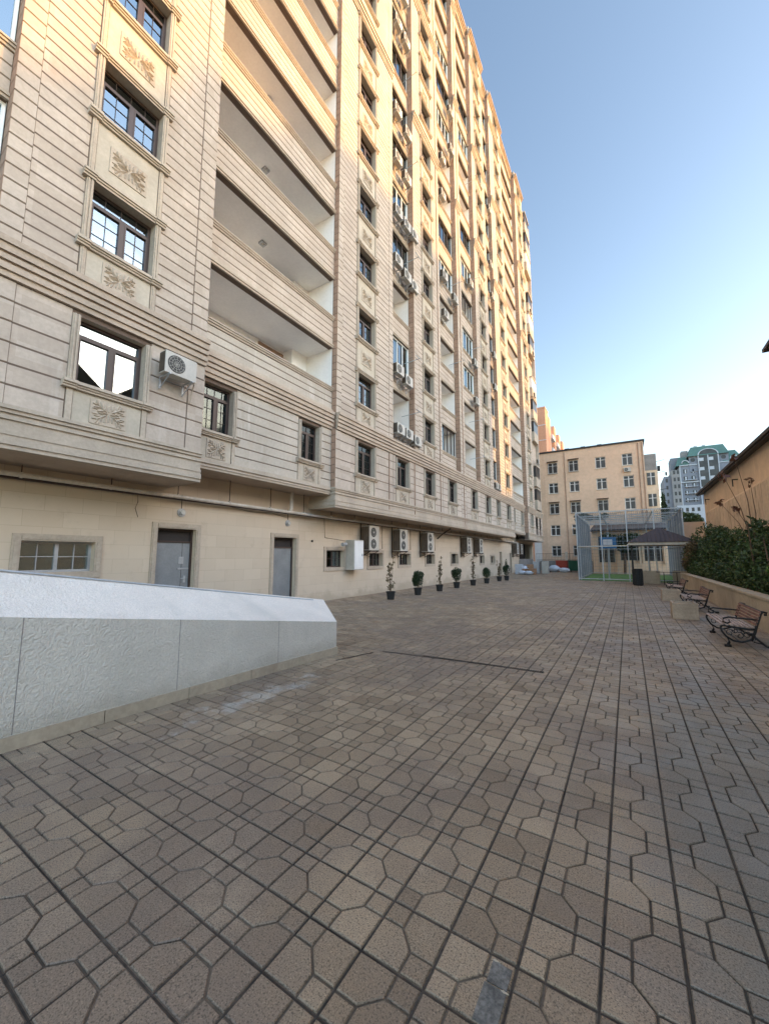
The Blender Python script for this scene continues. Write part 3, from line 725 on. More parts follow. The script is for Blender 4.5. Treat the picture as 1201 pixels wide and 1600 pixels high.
def recess_bay(y0, y1, kw, glaz, X=XR, k0=True, XW=XC, dark=()):
    """narrow column of balconies set back between pilasters; glaz lists how each storey is closed"""
    dep = 1.5; ins = MB()
    ins.poly([(X - dep, y0, 6.3), (X - dep, y1, 6.3), (X - dep, y1, ZT), (X - dep, y0, ZT)])
    ins.poly([(X - .02, y1 - .012, 6.3), (X - dep, y1 - .012, 6.3), (X - dep, y1 - .012, ZT), (X - .02, y1 - .012, ZT)])
    ins.poly([(X - .02, y0 + .012, 6.3), (X - .02, y0 + .012, ZT), (X - dep, y0 + .012, ZT), (X - dep, y0 + .012, 6.3)])
    ins.build('loggia_wall', 'plaster', bld)
    for k in range(1, NK):
        zt = 7.62 + SP * (k - 1); zb = 6.6 if k == 1 else zt - 1.08
        b = MB(); parapet(b, X, y0, y1, zb, zt, 1, 2 if not any(abs(zb + .5 - z - .3) < .9 for z in BANDS) else 4)
        b.box(X - dep, X - .18, y0 + .014, y1 - .014, zb + .004, zb + .16, 3)
        bo = b.build('balcony', ['joint', 'stone', 'trim', 'plaster', 'band'], bld)
        z1 = zt + SP - 1.08; g = glaz[(k - 1) % len(glaz)]; xf = X - .10
        if g == 'o':      # open, with a white door seen inside
            q = MB(); q.box(X - dep + .001, X - dep + .03, y0 + .5, y0 + 1.3, zt - .9, zt + .9, 0); q.box(X - dep + .03, X - dep + .04, y0 + .58, y0 + 1.22, zt - .2, zt + .8, 1)
            q.build('balcony_door', ['white_pvc', 'darkroom'], bld); continue
        f = MB(); fm = 'white_pvc' if g in 'wc' else 'frame'
        f.box(xf - .03, xf + .03, y0 + .014, y1 - .014, zt + .002, zt + .05); f.box(xf - .03, xf + .03, y0 + .014, y1 - .014, z1 - .06, z1 - .002)
        n = 4 if y1 - y0 < 2.4 else 5; opened = g == 'h'
        for i in range(n + 1):
            y = y0 + .035 + (y1 - y0 - .07) * i / n; f.box(xf - .028, xf + .028, y - .022, y + .022, zt + .05, z1 - .06)
        fo = f.build('balcony_glazing', fm, bo)
        p = MB(); last = n // 2 if opened else n
        p.box(xf - .006, xf, y0 + .05, y0 + .035 + (y1 - y0 - .07) * last / n, zt + .05, z1 - .06); 
        fo2 = p.build('pane', 'glass2', bo)
        c = MB()
        if g in 'ch':    # white blinds behind the near panes
            n2 = 16; ya, yb = y0 + .06, y0 + (y1 - y0) * .55
            for i in range(n2):
                u, v = ya + (yb - ya) * i / n2, ya + (yb - ya) * (i + 1) / n2; xo = .02 * (i % 2)
                c.poly([(xf - .15 - xo, u, zt), (xf - .13 - xo, v, zt), (xf - .13 - xo, v, z1), (xf - .15 - xo, u, z1)])
            c.build('blind', 'curtain', bo)
    t = MB(); t.box(X - dep, X - .16, y0 + .014, y1 - .014, 43.0, 43.19, 0); mould(t, X, y0, y1, [(42.95, 43.2, .02)] + TOPC, 1)
    t.build('loggia_ceiling', ['plaster', 'band'], bld)
    if k0:
        wl = MB(); tr = MB(); st = .115; w0, w1 = kw
        wall_holes(wl, XW - .014, y0, y1, 3.3, 6.61, [(w0, w1, sill(0), head(0))], 0); reveals(wl, XW - .014, (w0, w1, sill(0), head(0)), 2)
        courses(wl, XW, y0 + .02, w0 - st, 3.95, 6.0, .333, 1); courses(wl, XW, w1 + st, y1 - .02, 3.95, 6.0, .333, 1)
        wl.box(XW - .012, XW - .002, w0, w1, 3.95, sill(0) - .13, 3, skip='l')
        wl.poly([(XW - .02, y0, 6.598), (XW - .02, y1, 6.598), (X - .2, y1, 6.598), (X - .2, y0, 6.598)], 2)
        surround(tr, XW, w0, w1, sill(0), head(0), st, top=False)
        for q in (w0 - st, w1): tr.box(XW - .01, XW + .02, q + .012, q + st - .012, 3.95, sill(0) - .13, skip='l')
        mould(tr, XW, y0, y1, CORN, 1); mould(tr, XW, y0, y1, FOOT, 0)
        wl.build('wall', ['joint', 'stone', 'trim', 'plain'], bld); tr.build('window_surround', ['trim', 'band'], bld)
        window(XW - .014, w0 + .003, w1 - .003, sill(0) + .003, head(0) - .003, 2 if y0 < 15 else 0); ornament(XW, (w0 + w1) / 2, 4.24, .95)

recess_bay(14.0, 16.06, (14.3, 15.36), 'owogcgggcgwgcg'.replace('g', 'd'))
recess_bay(19.31, 22.1, (20.1, 21.2), 'hooowdoocdwodo')
recess_bay(22.93, 25.85, (23.88, 24.95), 'oocchwdoocdooc')
recess_bay(29.0, 30.9, (29.5, 30.45), 'dddddddddddddd')
recess_bay(-3.0, 1.45, (-1.2, -.1), 'wwwwcwwwwwcwww', X=-8.36, XW=-8.3)

# far end bay: boxed-out balconies
fb = MB(); X5 = XC - .35
wall_holes(fb, X5, 43.5, 48.2, 6.6, ZT, [], 0)
for z0, z1 in [(6.6, BANDS[0])] + [(BANDS[i] + .58, (BANDS + [43.2])[i + 1]) for i in range(3)]: courses(fb, X5 + .014, 43.5, 48.2, z0, z1, .266, 1)
wall_holes(fb, XC - .014, 43.5, 48.2, 3.3, 6.61, [(44.6, 45.6, sill(0), head(0)), (46.6, 47.3, sill(0), head(0))], 0)
for a, b in ((43.52, 44.5), (45.7, 46.5), (47.4, 48.18)): courses(fb, XC, a, b, 3.95, 6.0, .333, 1)
for s_ in (CORN, FOOT): mould(fb, XC, 43.5, 48.2, s_, 2)
mould(fb, X5 + .014, 43.5, 48.2, TOPC, 2)
fb.build('wall', ['joint', 'stone', 'trim'], bld)
window(XC - .014, 44.6, 45.6, sill(0), head(0), 0, False); window(XC - .014, 46.6, 47.3, sill(0), head(0), 0, False)
fw = MB()
for k in range(1, NK):
    fw = MB(); fw.box(X5 + .016, X5 + .03, 44.3, 45.2, sill(k), head(k), 0); fw.box(X5 + .03, X5 + .05, 44.72, 44.78, sill(k), head(k), 1); fw.build('window_panel', ['darkroom', 'frame'], bld)
    z = 7.0 + SP * (k - 1)
    if k % 4 != 3:
        fx_ = MB()
        fx_.box(X5 + .016, X5 + .42, 45.6, 47.9, z - .12, z + .95, 0); fx_.box(X5 + .05, X5 + .39, 45.65, 47.85, z + .95, z + 2.2, 1 if k % 3 else 2)
        fx_.box(X5 + .02, X5 + .47, 45.55, 47.95, z + 2.2, z + 2.32, 0)
        fx_.build('boxed_balcony', ['trim', 'farglass', 'white_pvc'], bld)

# building core, ends, soffit, ground floor wall
core = MB()
core.box(-24, -10.45, -3, 48.2, 3.3, 43.2, 0)
core.box(-24, -8.3, 48.2, 48.4, 3.3, 43.6, 1); core.box(-24, -8.3, -3.2, -3.0, 3.3, 43.6, 1)
core.box(-24, -8.62, -3, 48.2, 43.21, 43.4, 1)
core.build('core', ['darkroom', 'stone'], bld)
iw = MB()        # dim rooms behind the windows
for X, a, b in [(XA, 1.5, 5.0), (XC, 10.2, 13.9), (XC, 16.2, 19.2), (XC, 25.95, 28.9), (XC, 31, 34.8), (XA, 39.95, 43.4)]:
    iw.box(X - 1.1, X - 1.08, a, b, 3.4, 43.1); 
    for Y in (a, b): iw.poly([(X - 1.08, Y, 3.4), (X - .1, Y, 3.4), (X - .1, Y, 43.1), (X - 1.08, Y, 43.1)])
    for k in range(NK + 1):
        z = (3.45 if k == 0 else 6.35 + SP * (k - 1)); iw.box(X - 1.08, X - .06, a, b, z, z + .1)
iw.box(-9.43, -9.40, 5.1, 34.9, 3.8, 6.25); iw.box(-9.43, -8.7, 5.1, 48, 6.22, 6.27)
iw.build('room', 'interior', bld)

sf = MB()
for X, a, b, z in [(-8.3, -3, 1.45, 3.262), (XA, 1.45, 5.05, 3.262), (XB, 5.05, 10.11, 3.702), (XC, 10.11, 34.9, 3.262), (XB, 34.9, 39.85, 3.702), (XA - .05, 39.85, 43.5, 3.262), (XC, 43.5, 48.2, 3.262)]:
    sf.box(-9.46, X - .002, a + .002, b - .002, z, z + .03)
sf.box(-9.44, XC, 34.88, 34.9, 3.26, 3.72); sf.box(-9.44, XA, 5.05, 5.07, 3.26, 3.72)
sf.build('soffit', 'soffit', bld)

gw = MB(); GX = -9.45
gwin = [(2.5, 3.68, 1.30, 1.90), (11.04, 12.10, 1.20, 1.84), (13.85, 14.9, 1.19, 1.76), (16.46, 17.55, 1.19, 1.74), (19.44, 20.48, 1.19, 1.72), (23.05, 24.15, 1.15, 1.78), (28.65, 29.6, 1.09, 1.69), (31.4, 32.4, 1.09, 1.64)]
gdoor = [(4.93, 5.90, 0, 2.29), (8.52, 9.47, 0, 2.22), (33.95, 34.75, 0.1, 2.0), (37.4, 38.2, .1, 1.95)]
holes = gwin + gdoor + [(41.2, 47.6, 1.35, 3.0)]
wall_holes(gw, GX, -3, 48.2, -.02, 3.72, holes, 0)
for h in holes: reveals(gw, GX, h, 0, .30)
gw.box(-10.45, GX - .9, -3, 48.2, -.02, 3.7, 1)
gw.box(-24, GX, 48.2, 48.4, -.02, 3.3, 0); gw.box(-24, GX, -3.2, -3, -.02, 3.3, 0); gw.box(-24, -23.8, -3, 48.2, -.02, 43, 0)
gw.build('ground_floor_wall', ['ashlar', 'darkroom'], bld)
# stone architraves
def arch(y0, y1, z0, z1, full=True):
    t = .13; ar = MB()
    for a, b in ((y0 - t, y0), (y1, y1 + t)):
        ar.box(GX, GX + .03, a, b, max(z0 - (t if full else 0), 0), z1 + t); ar.box(GX, GX + .045, a + .03, b - .03, max(z0, 0), z1)
    ar.box(GX, GX + .032, y0, y1, z1, z1 + t); ar.box(GX, GX + .047, y0, y1, z1 + .03, z1 + t - .03)
    if full: ar.box(GX, GX + .034, y0, y1, z0 - t, z0)
    ar.build('architrave', 'trim', bld)
for h in gwin: arch(*h)
for h in gdoor[:2]: arch(*h, full=False)
for i, (y0, y1, z0, z1) in enumerate(gwin):
    f = MB(); xf = GX - .2; T = .045
    f.box(xf, xf + .04, y0, y1, z0, z0 + T); f.box(xf, xf + .04, y0, y1, z1 - T, z1); f.box(xf, xf + .04, y0, y0 + T, z0 + T, z1 - T); f.box(xf, xf + .04, y1 - T, y1, z0 + T, z1 - T)
    ym = (y0 + y1) / 2; f.box(xf, xf + .05, ym - .03, ym + .03, z0 + T, z1 - T)
    for a, b in ((y0, ym), (ym, y1)):
        c = (a + b) / 2; f.box(xf + .01, xf + .03, c - .008, c + .008, z0 + T, z1 - T)
    zc = (z0 + z1) / 2; f.box(xf + .012, xf + .028, y0 + T, y1 - T, zc - .008, zc + .008)
    fo = f.build('window', 'metal' if i == 0 else 'frame', bld)
    p = MB(); p.box(xf + .002, xf + .008, y0 + T, y1 - T, z0 + T, z1 - T); p.build('pane', 'glass', fo)
    if i in (0, 2, 4):
        c = MB(); c.box(xf - .02, xf - .012, y0, y1 if i else ym, z0, z1)
        if i == 0: c.box(xf - .035, xf - .025, ym, y1, z0, z1 - .02)
        c.build('curtain', 'curtain', fo)
for i, (y0, y1, z0, z1) in enumerate(gdoor):
    dd = MB(); xd = GX - .17
    zt = z1 - .34 if i < 2 else z1
    for a, b in ((y0, y0 + .05), (y1 - .05, y1)): dd.box(xd - .02, xd + .05, a, b, z0, z1, 1)
    dd.box(xd - .02, xd + .048, y0 + .05, y1 - .05, z1 - .05, z1, 1)
    if i < 2: dd.box(xd - .02, xd + .046, y0 + .05, y1 - .05, zt, zt + .04, 1); dd.box(xd - .01, xd, y0 + .05, y1 - .05, zt + .04, z1 - .05, 2)
    dd.box(xd - .02, xd + .02, y0 + .05, y1 - .05, z0, zt, 0)
    if i == 0: dd.box(xd + .02, xd + .026, y0 + .72, y0 + .725, z0, zt, 2)
    do = dd.build('door', ['steel_door' if i < 2 else 'trim', 'frame', 'darkroom'], bld)
    if i < 2:
        h = MB(); yh = y1 - .16 if i == 0 else y0 + .12
        h.box(xd + .02, xd + .035, yh - .03, yh + .03, .95, 1.12); h.tube([(xd + .03, yh, 1.06), (xd + .08, yh, 1.06), (xd + .08, yh - .12, 1.06)], .01, 6)
        if i == 0: h.box(xd + .02, xd + .028, y1 - .33, y1 - .2, 1.42, 1.6); h.box(xd + .02, xd + .04, y1 - .35, y1 - .06, 1.28, 1.32)
        h.build('handle', 'metal', do)
# wall lamps
for y in (5.48, 9.09):
    l = MB(); n = 20
    for rr, x0, x1, m in ((.105, GX, GX + .03, 0), (.075, GX + .03, GX + .06, 0), (.055, GX + .06, GX + .10, 1)):
        l.tube([(x0, y, 2.70), (x1, y, 2.70)], rr, n, m)
    l.tube([(GX + .01, y, 2.8), (GX + .01, y, 3.15)], .008, 5, 2)
    l.build('wall_lamp', ['metal', 'lampglass', 'black'], bld)
# service pipes under the soffit
pp = MB(); xp = GX + .22
pp.tube([(xp, -3, 3.10), (xp, 10.5, 3.03), (xp, 40, 2.98)], .045, 10); pp.tube([(xp - .12, -3, 3.04), (xp - .12, 40, 2.93)], .03, 8, 1)
for y in np.arange(-2, 40, 1.45): pp.box(xp - .008, xp + .008, y - .008, y + .008, 3.04, 3.27 if not (5.05 < y < 10.11 or 34.9 < y < 39.85) else 3.71, 1); pp.tube([(xp, y - .02, 3.075 - .003 * y * .5), (xp, y + .02, 3.075 - .003 * y * .5)], .056, 10, 0)
pp.tube([(xp - .02, 9.0, 3.04), (xp, 9.02, 3.16), (xp, 9.05, 3.7)], .06, 10)
pp.tube([(xp, 20.8, 2.99), (xp + .05, 20.9, 3.27)], .05, 10); pp.tube([(xp + .45, 21.4, 3.24), (xp + .1, 21.0, 2.9), (GX, 21.0, 2.65)], .04, 8, 1)
pp.build('service_pipe', ['pipe', 'frame'], bld)
for pts_c, rc in [([(GX + .01, 4.42, 3.1), (GX + .012, 4.45, 2.85), (GX + .012, 4.40, 2.7), (GX + .012, 4.47, 2.5)], .006),
                  ([(GX + .02, 6.9, 3.0), (GX + .012, 7.6, 2.93), (GX + .012, 8.4, 2.97), (GX + .015, 9.09, 2.86)], .006),
                  ([(GX + .012, 10.9, 3.0), (GX + .012, 10.95, 2.3), (GX + .012, 12.2, 2.22)], .007)] + [([(GX + .012, y, 3.1), (GX + .012, y + .02, 1.95), (GX + .012, y - .5, 1.9)], .012) for y in (14.9, 17.6, 20.6, 26.4)]:
    wc = MB(); wc.tube(pts_c, rc, 5); wc.build('cable', 'frame', bld)
# rain pipes and conduits on the facade, clothes poles
cp = MB()
for y, z0, z1, x in [(13.62, 3.3, 6.0, XC + .03), (18.95, 3.3, 43, XC + .02), (22.5, 3.3, 43, XC + .02), (15.9, 3.3, 12, XC + .04)]:
    cp.tube([(x, y, z0), (x, y, z1)], .018, 6, 2)
for y, k in [(15.9, 1), (15.9, 2), (15.9, 4), (15.9, 6), (15.9, 8), (25.6, 1), (25.6, 2), (25.6, 4), (25.6, 6), (22.0, 3), (22.0, 5), (15.9, 10), (25.6, 9)]:
    z = 8.35 + SP * (k - 1); cp.tube([(XR - .3, y - .1, z), (XR + .75, y - .1, z + .04)], .017, 6, 0); cp.tube([(XR + .72, y - .45, z + .04), (XR + .72, y + .1, z + .04)], .02, 6, 0)
cp.build('clothes_pole', ['metal', 'pipe', 'return'], bld)
# air conditioner ducts hole in the wall etc.
vt = MB(); vt.tube([(GX, 10.27, 2.15), (GX + .04, 10.27, 2.15)], .035, 8); vt.build('vent', 'black', bld)

# ------------------------------------------------------------------ air conditioners
def make_ac():
    r = local_root('air_conditioner', '', 'air conditioner', 'air conditioners hung on the apartment facade')
    b = MB(); b.box(0, .27, -.39, .39, 0, .54); b.build('casing', 'ac_white', r, bevel=.012)
    f = MB(); n = 24
    f.tube([(.262, -.12, .27), (.276, -.12, .27)], .215, n, 0)
    for q in (.06, .12, .18):
        for i in range(n):
            a, c = 2 * math.pi * i / n, 2 * math.pi * (i + 1) / n
            f.tube([(.283, -.12 + q * math.cos(a), .27 + q * math.sin(a)), (.283, -.12 + q * math.cos(c), .27 + q * math.sin(c))], .004, 4, 1, False)
    for i in range(6):
        a = math.pi * i / 6; f.tube([(.281, -.12 + .2 * math.cos(a), .27 + .2 * math.sin(a)), (.281, -.12 - .2 * math.cos(a), .27 - .2 * math.sin(a))], .004, 4, 1)
    f.build('fan_grille', ['ac_dark', 'ac_white'], r)
    s = MB(); s.box(.02, .25, -.398, -.389, .03, .51)
    for i in range(9): s.box(.03, .24, -.404, -.398, .05 + i * .05, .07 + i * .05)
    s.build('radiator', 'ac_fin', r)
    k = MB()
    k.box(-.115, -.10, -.30, .30, -.06, -.036)
    for y in (-.28, .28): k.box(-.12, .32, y - .02, y + .02, -.035, -.001); k.box(-.14, -.11, y - .019, y + .019, -.30, .0); k.tube([(-.12, y, -.28), (.28, y, -.03)], .012, 5)
    k.build('bracket', 'metal', r)
    h = MB(); h.tube([(.1, .38, .12), (.06, .47, .05), (-.08, .5, -.12), (-.13, .5, -.4)], .016, 6); h.build('hose', 'cream', r)
    return r
ac0 = make_ac(); first = [True]
def place_ac(x, y, z, label, tint=None):
    o = ac0 if first[0] else copy_tree(ac0); first[0] = False
    o.location = (x, y, z); o['label'] = label; o.scale = (.86,) * 3; return o
place_ac(XA + .16, 4.28, 5.33, 'weathered white air conditioner on brackets right beside the lowest near window')
num = ['', 'first', 'second', 'third', 'fourth', 'fifth', 'sixth', 'seventh', 'eighth', 'ninth', 'tenth', 'eleventh', 'twelfth', 'thirteenth', 'fourteenth']
def acs(bayname, y0, lst, X=XR):
    for k, ys in lst:
        n = len(ys); pos = [''] if n == 1 else (['nearer ', 'farther '] if n == 2 else ['nearest ', 'middle ', 'farthest '] if n == 3 else ['nearest ', 'second ', 'third ', 'farthest '])
        for (dy, dz), p in zip(ys, pos):
            cnt = {1: 'lone', 2: 'of two', 3: 'of three', 4: 'of four'}[n]
            lab = f'{p}{cnt} air conditioner{"s" if n > 1 else ""} at {num[k]} balcony up, {bayname}'
            place_ac(X + .20, y0 + dy, 7.62 + SP * (k - 1) - .62 + dz, lab)
acs('narrow recess just after the big balconies', 14.0, [(1, [(.5, .0), (1.3, -.02), (2.15, -.12)]), (2, [(.45, .1), (1.3, -.1)]), (4, [(.4, .12), (.9 + .35, -.1), (2.0, -.18)]), (5, [(.42, 0), (1.25, -.05), (2.05, 0)]), (6, [(.42, .2), (1.35, -.05)]), (7, [(.42, .2), (1.45, -.05)]), (9, [(.5, .1), (1.35, .05)]), (10, [(1.2, 0)])])
acs('second recess with open balconies', 19.31, [(5, [(.6, .35), (2.3, -.1)]), (4, [(.7, .6)]), (7, [(.6, .4)]), (8, [(.7, .3)]), (10, [(2.2, 0)]), (9, [(2.2, -.2)])])
acs('third recess past the narrow pilaster', 22.93, [(3, [(2.4, -.2)]), (4, [(2.3, -.1)]), (6, [(1.8, .3)])])
acs('dark glazed recess before the sunlit strip', 29.0, [(1, [(.5, -.2), (1.4, -.2)]), (4, [(1.1, 0)]), (5, [(1.2, .1)]), (7, [(1.2, 0)]), (8, [(1.0, .1)]), (10, [(1.1, 0)])])
acs('last column at the far end', 43.5, [(3, [(3.2, 0)]), (6, [(3.0, 0)]), (8, [(3.4, 0)]), (10, [(3.1, 0)])], X=XC - .2)

def make_tall_ac():
    r = local_root('wall_condenser', '', 'air conditioner', 'tall condensers hung on the ground floor wall')
    b = MB(); b.box(.12, .52, -.36, .36, 0, 1.02); b.build('casing', 'ac_white', r, bevel=.012)
    f = MB()
    for z in (.27, .75):
        f.tube([(.512, -.06, z), (.525, -.06, z)], .20, 20, 0)
        for q in (.07, .14): 
            for i in range(16):
                a, c = math.pi * i / 8, math.pi * (i + 1) / 8
                f.tube([(.532, -.06 + q * math.cos(a), z + q * math.sin(a)), (.532, -.06 + q * math.cos(c), z + q * math.sin(c))], .004, 4, 1, False)
        f.tube([(.525, -.06, z), (.54, -.06, z)], .035, 10, 1)
    f.build('fan_grille', ['ac_dark', 'ac_white'], r)
    s = MB(); s.box(.13, .50, -.372, -.361, .03, .99)
    for i in range(14): s.box(.14, .49, -.378, -.372, .05 + i * .068, .08 + i * .068)
    s.build('radiator', 'ac_fin', r)
    k = MB()
    k.box(.004, .02, -.26, .26, -.2, -.17)
    for y in (-.28, .28): k.box(0, .56, y - .025, y + .025, -.045, -.001); k.box(0, .03, y - .02, y + .02, -.3, 1.15); k.tube([(.02, y, -.28), (.5, y, -.04)], .013, 5)
    k.build('bracket', 'frame', r)
    return r
tc = make_tall_ac(); w_lab = ['nearest wall condenser with two fans, above the window past the white cabinet', 'wall condenser second along, above the second small window past the cabinet', 'wall condenser third along, white louvred front above the third small window',
         'wall condenser fourth along, past the tall sloping pipe bracket', 'wall condenser fifth along, close beside the fourth', 'wall condenser sixth along, far end above the rubbish heap', 'farthest wall condenser at the dark opening by the rubbish heap']
for i, y in enumerate([13.5, 16.05, 19.0, 25.0, 27.55, 38.6, 40.3]):
    o = tc if i == 0 else copy_tree(tc); o.location = (GX, y, 1.86); o['label'] = w_lab[i]

mc = root('meter_cabinet', (GX, 12.55, 1.08), 'white steel meter cabinet fixed to the wall by the first potted plant', 'cabinet')
b = MB(); b.box(GX + .002, GX + .42, 12.22, 12.86, 1.08, 2.26); b.build('casing', 'ac_white', mc, bevel=.01)
b = MB(); b.box(GX + .42, GX + .432, 12.25, 12.83, 1.12, 2.22); b.box(GX + .432, GX + .438, 12.30, 12.78, 1.17, 2.17); b.build('door', 'white_pvc', mc, bevel=.004)
b = MB(); b.box(GX + .438, GX + .455, 12.72, 12.75, 1.62, 1.72); b.build('handle', 'metal', mc)
fl = root('floodlight', (GX, 11.9, 2.0), 'small grey floodlight on an arm beside the white meter cabinet', 'lamp')
b = MB(); b.tube([(GX, 12.0, 2.12), (GX + .2, 11.98, 2.14), (GX + .25, 11.85, 2.08)], .018, 6); b.build('arm', 'metal', fl)
b = MB(); b.tube([(GX + .25, 11.95, 2.08), (GX + .27, 11.68, 2.06)], [.05, .075], 10); b.build('lamp_head', 'metal', fl)

# ------------------------------------------------------------------ ramp wall
rw = root('ramp_wall', (-4.6, 2, 0), 'low rough white rendered ramp wall with sloping coping and beige plinth', 'wall')
def fp(t):   # front line: foot x, y, crease z ; back edge
    return (-4.19 - .0645 * (5.2 - t), t, .52 + .1415 * (5.2 - t))
ya, yb = -2.2, 5.2
b = MB(); F0, F1 = fp(ya), fp(yb)
bk0, bk1 = (-5.28, ya + .1, 2.02 - .08), (-4.89, 5.66, .80)
bk0 = (-5.22, ya + .1, .80 + (5.66 - ya) * .15)
b.poly([(F0[0], ya, .11), (F1[0], yb, .11), F1, F0], 0)
b.poly([F0, F1, bk1, bk0], 1)
b.poly([(F1[0], yb, 0), (bk1[0], bk1[1], 0), bk1, F1], 0)
b.poly([(bk1[0], bk1[1], 0), (bk0[0], bk0[1], 0), bk0, bk1], 0)
b.poly([(bk0[0], bk0[1], 0), (F0[0], ya, 0), F0, bk0], 0)
b.poly([(F0[0], ya, 0), (bk0[0], bk0[1], 0), (bk1[0], bk1[1], 0), (F1[0], yb, 0)], 0)
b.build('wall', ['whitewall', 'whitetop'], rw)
b = MB()
for t_ in (-.6, 1.25, 2.6, 4.0):      # render joints on face and coping
    p_ = fp(t_); b.box(p_[0] - .004, p_[0] + .0015, t_ - .003, t_ + .003, .12, p_[2] - .002)
b.build('render_joint', 'concrete', rw)
b = MB(); n = 9
for i in range(n):
    a, c = ya + (yb - ya) * i / n + .004, ya + (yb - ya) * (i + 1) / n - (.004 if i < n - 1 else 0)
    A, C = fp(a), fp(c)
    b.prism([(A[0] + .018, a), (C[0] + .018, c), (C[0] - .005, c), (A[0] - .005, a)], 'z', 0, .118)
b.box(F1[0] - .30, F1[0] + .018, yb, yb + .02, 0, .118)
b.build('plinth', 'planter', rw)
b = MB(); b.tube([(bk0[0] + .02, bk0[1], bk0[2] + .012), (bk1[0] + .02, bk1[1] - .3, bk1[2] + .02)], .012, 6); b.build('edge_strip', 'metal', rw)

# ------------------------------------------------------------------ right side: planter wall, hedge, benches, cubes
pw = root('planter_wall', (2.6, 18, 0), 'low streaked sandstone planter wall behind the benches', 'wall')
b = MB(); b.box(2.42, 2.60, -3, 26.3, 0, .68, 0)
for i in range(58):
    a = -3 + i * .505; b.box(2.405, 2.42, a + .003, min(a + .502, 26.3), .0, .66, 0, skip='r')
b.box(2.36, 2.60, 26.0, 26.5, 0, .72, 0)
b.build('wall', ['planter'], pw)
b = MB()
for i in range(36): b.box(2.38, 2.66, -3 + i * .81 + .003, -3 + (i + 1) * .81 - .003, .68, .74)
b.build('coping', 'cap', pw, bevel=.006)
b = MB(); b.box(2.60, 4.5, -3, 26.3, -.04, .62); tag(b.build('planting_bed', 'soil'), kind='structure')

hd = root('hedge', (3.5, 18, .62), 'long dense dark green hedge filling the planter behind the benches', 'hedge')
g = random.Random(3); blobs = []
for i in range(62):
    y = 10.2 + i * .262 + g.uniform(-.2, .2); top = 2.0 + .45 * math.sin(i * .5) * .5 + (.35 if y > 20 else 0) + g.uniform(-.25, .3)
    blobs.append((3.35 + g.uniform(-.3, .45), y, .62 + (top - .62) * .5, .62, .55, (top - .62) * .55))
    blobs.append((2.95 + g.uniform(-.1, .2), y + .2, 1.05, .38, .45, .42))
    if g.random() < .8: blobs.append((3.2 + g.uniform(-.4, .4), y + .1, top + g.uniform(.0, .42), .16, .18, .2))
    if g.random() < .55: blobs.append((3.4 + g.uniform(-.3, .4), y, top + g.uniform(-.1, .25), .28, .28, .28))
for i in range(10): blobs.append((3.2 + g.uniform(-.4, .4), 26 + g.uniform(-.6, .9), 1.4 + g.uniform(-.5, .9), .4, .4, .4))
leaves('foliage', 'leaf_dark', hd, blobs, 60000, .055, 2)
st = MB()
for q in blobs[::3]: st.tube([(q[0], q[1], .6), (q[0] + g.uniform(-.15, .15), q[1] + g.uniform(-.1, .1), q[2])], [.03, .012], 5)
st.build('stem', 'bark', hd)
ls = root('shrub', (2.95, 12.1, .62), 'light green shrub in the hedge corner above the nearest bench', 'shrub')
leaves('foliage', 'leaf_light', ls, [(2.95, 12.2, 1.30, .26, .42, .2), (2.9, 12.5, 1.18, .2, .2, .15), (3.0, 11.8, 1.32, .22, .25, .2)], 1500, .05, 4)
b = MB(); b.tube([(3.0, 12.2, .6), (2.95, 12.2, 1.3)], .015, 5); b.build('stem', 'bark', ls)
# taller reddish sprays
rs = root('sapling', (3.6, 17.2, .62), 'thin bare sapling with reddish leaf tips rising above the hedge', 'sapling')
b = MB(); tips = []
for (x1, y1, z1) in [(3.3, 19.3, 4.7), (3.5, 18.3, 5.1), (3.6, 17.2, 4.1), (3.4, 20.9, 3.8), (3.5, 18.9, 3.35)]:
    p0 = Vector((3.6, 17.4, 1.6)); p2 = Vector((x1, y1, z1)); pm_ = (p0 + p2) / 2 + Vector((.05, -.15, .15))
    b.tube([p0, pm_, p2], [.022, .014, .007], 5); tips.append((x1, y1, z1, .13, .2, .2)); 
b.tube([(3.6, 17.4, .6), (3.6, 17.4, 1.65)], .03, 6)
b.build('trunk', 'bark', rs); leaves('crown', 'leaf_red', rs, tips, 75, .10, 9, shell=.2)
rp = root('shrub', (2.9, 25.9, .62), 'loose shrub with reddish dry leaves at the far end of the hedge', 'shrub')
leaves('foliage', 'leaf_dry', rp, [(2.75, 25.3, 1.6, .3, .4, .5), (2.65, 25.8, 1.25, .25, .4, .4), (2.8, 24.9, 2.1, .25, .3, .3)], 1800, .06, 6)
b = MB(); b.tube([(2.9, 25.6, .6), (2.8, 25.5, 1.7)], .02, 5); b.build('stem', 'bark', rp)

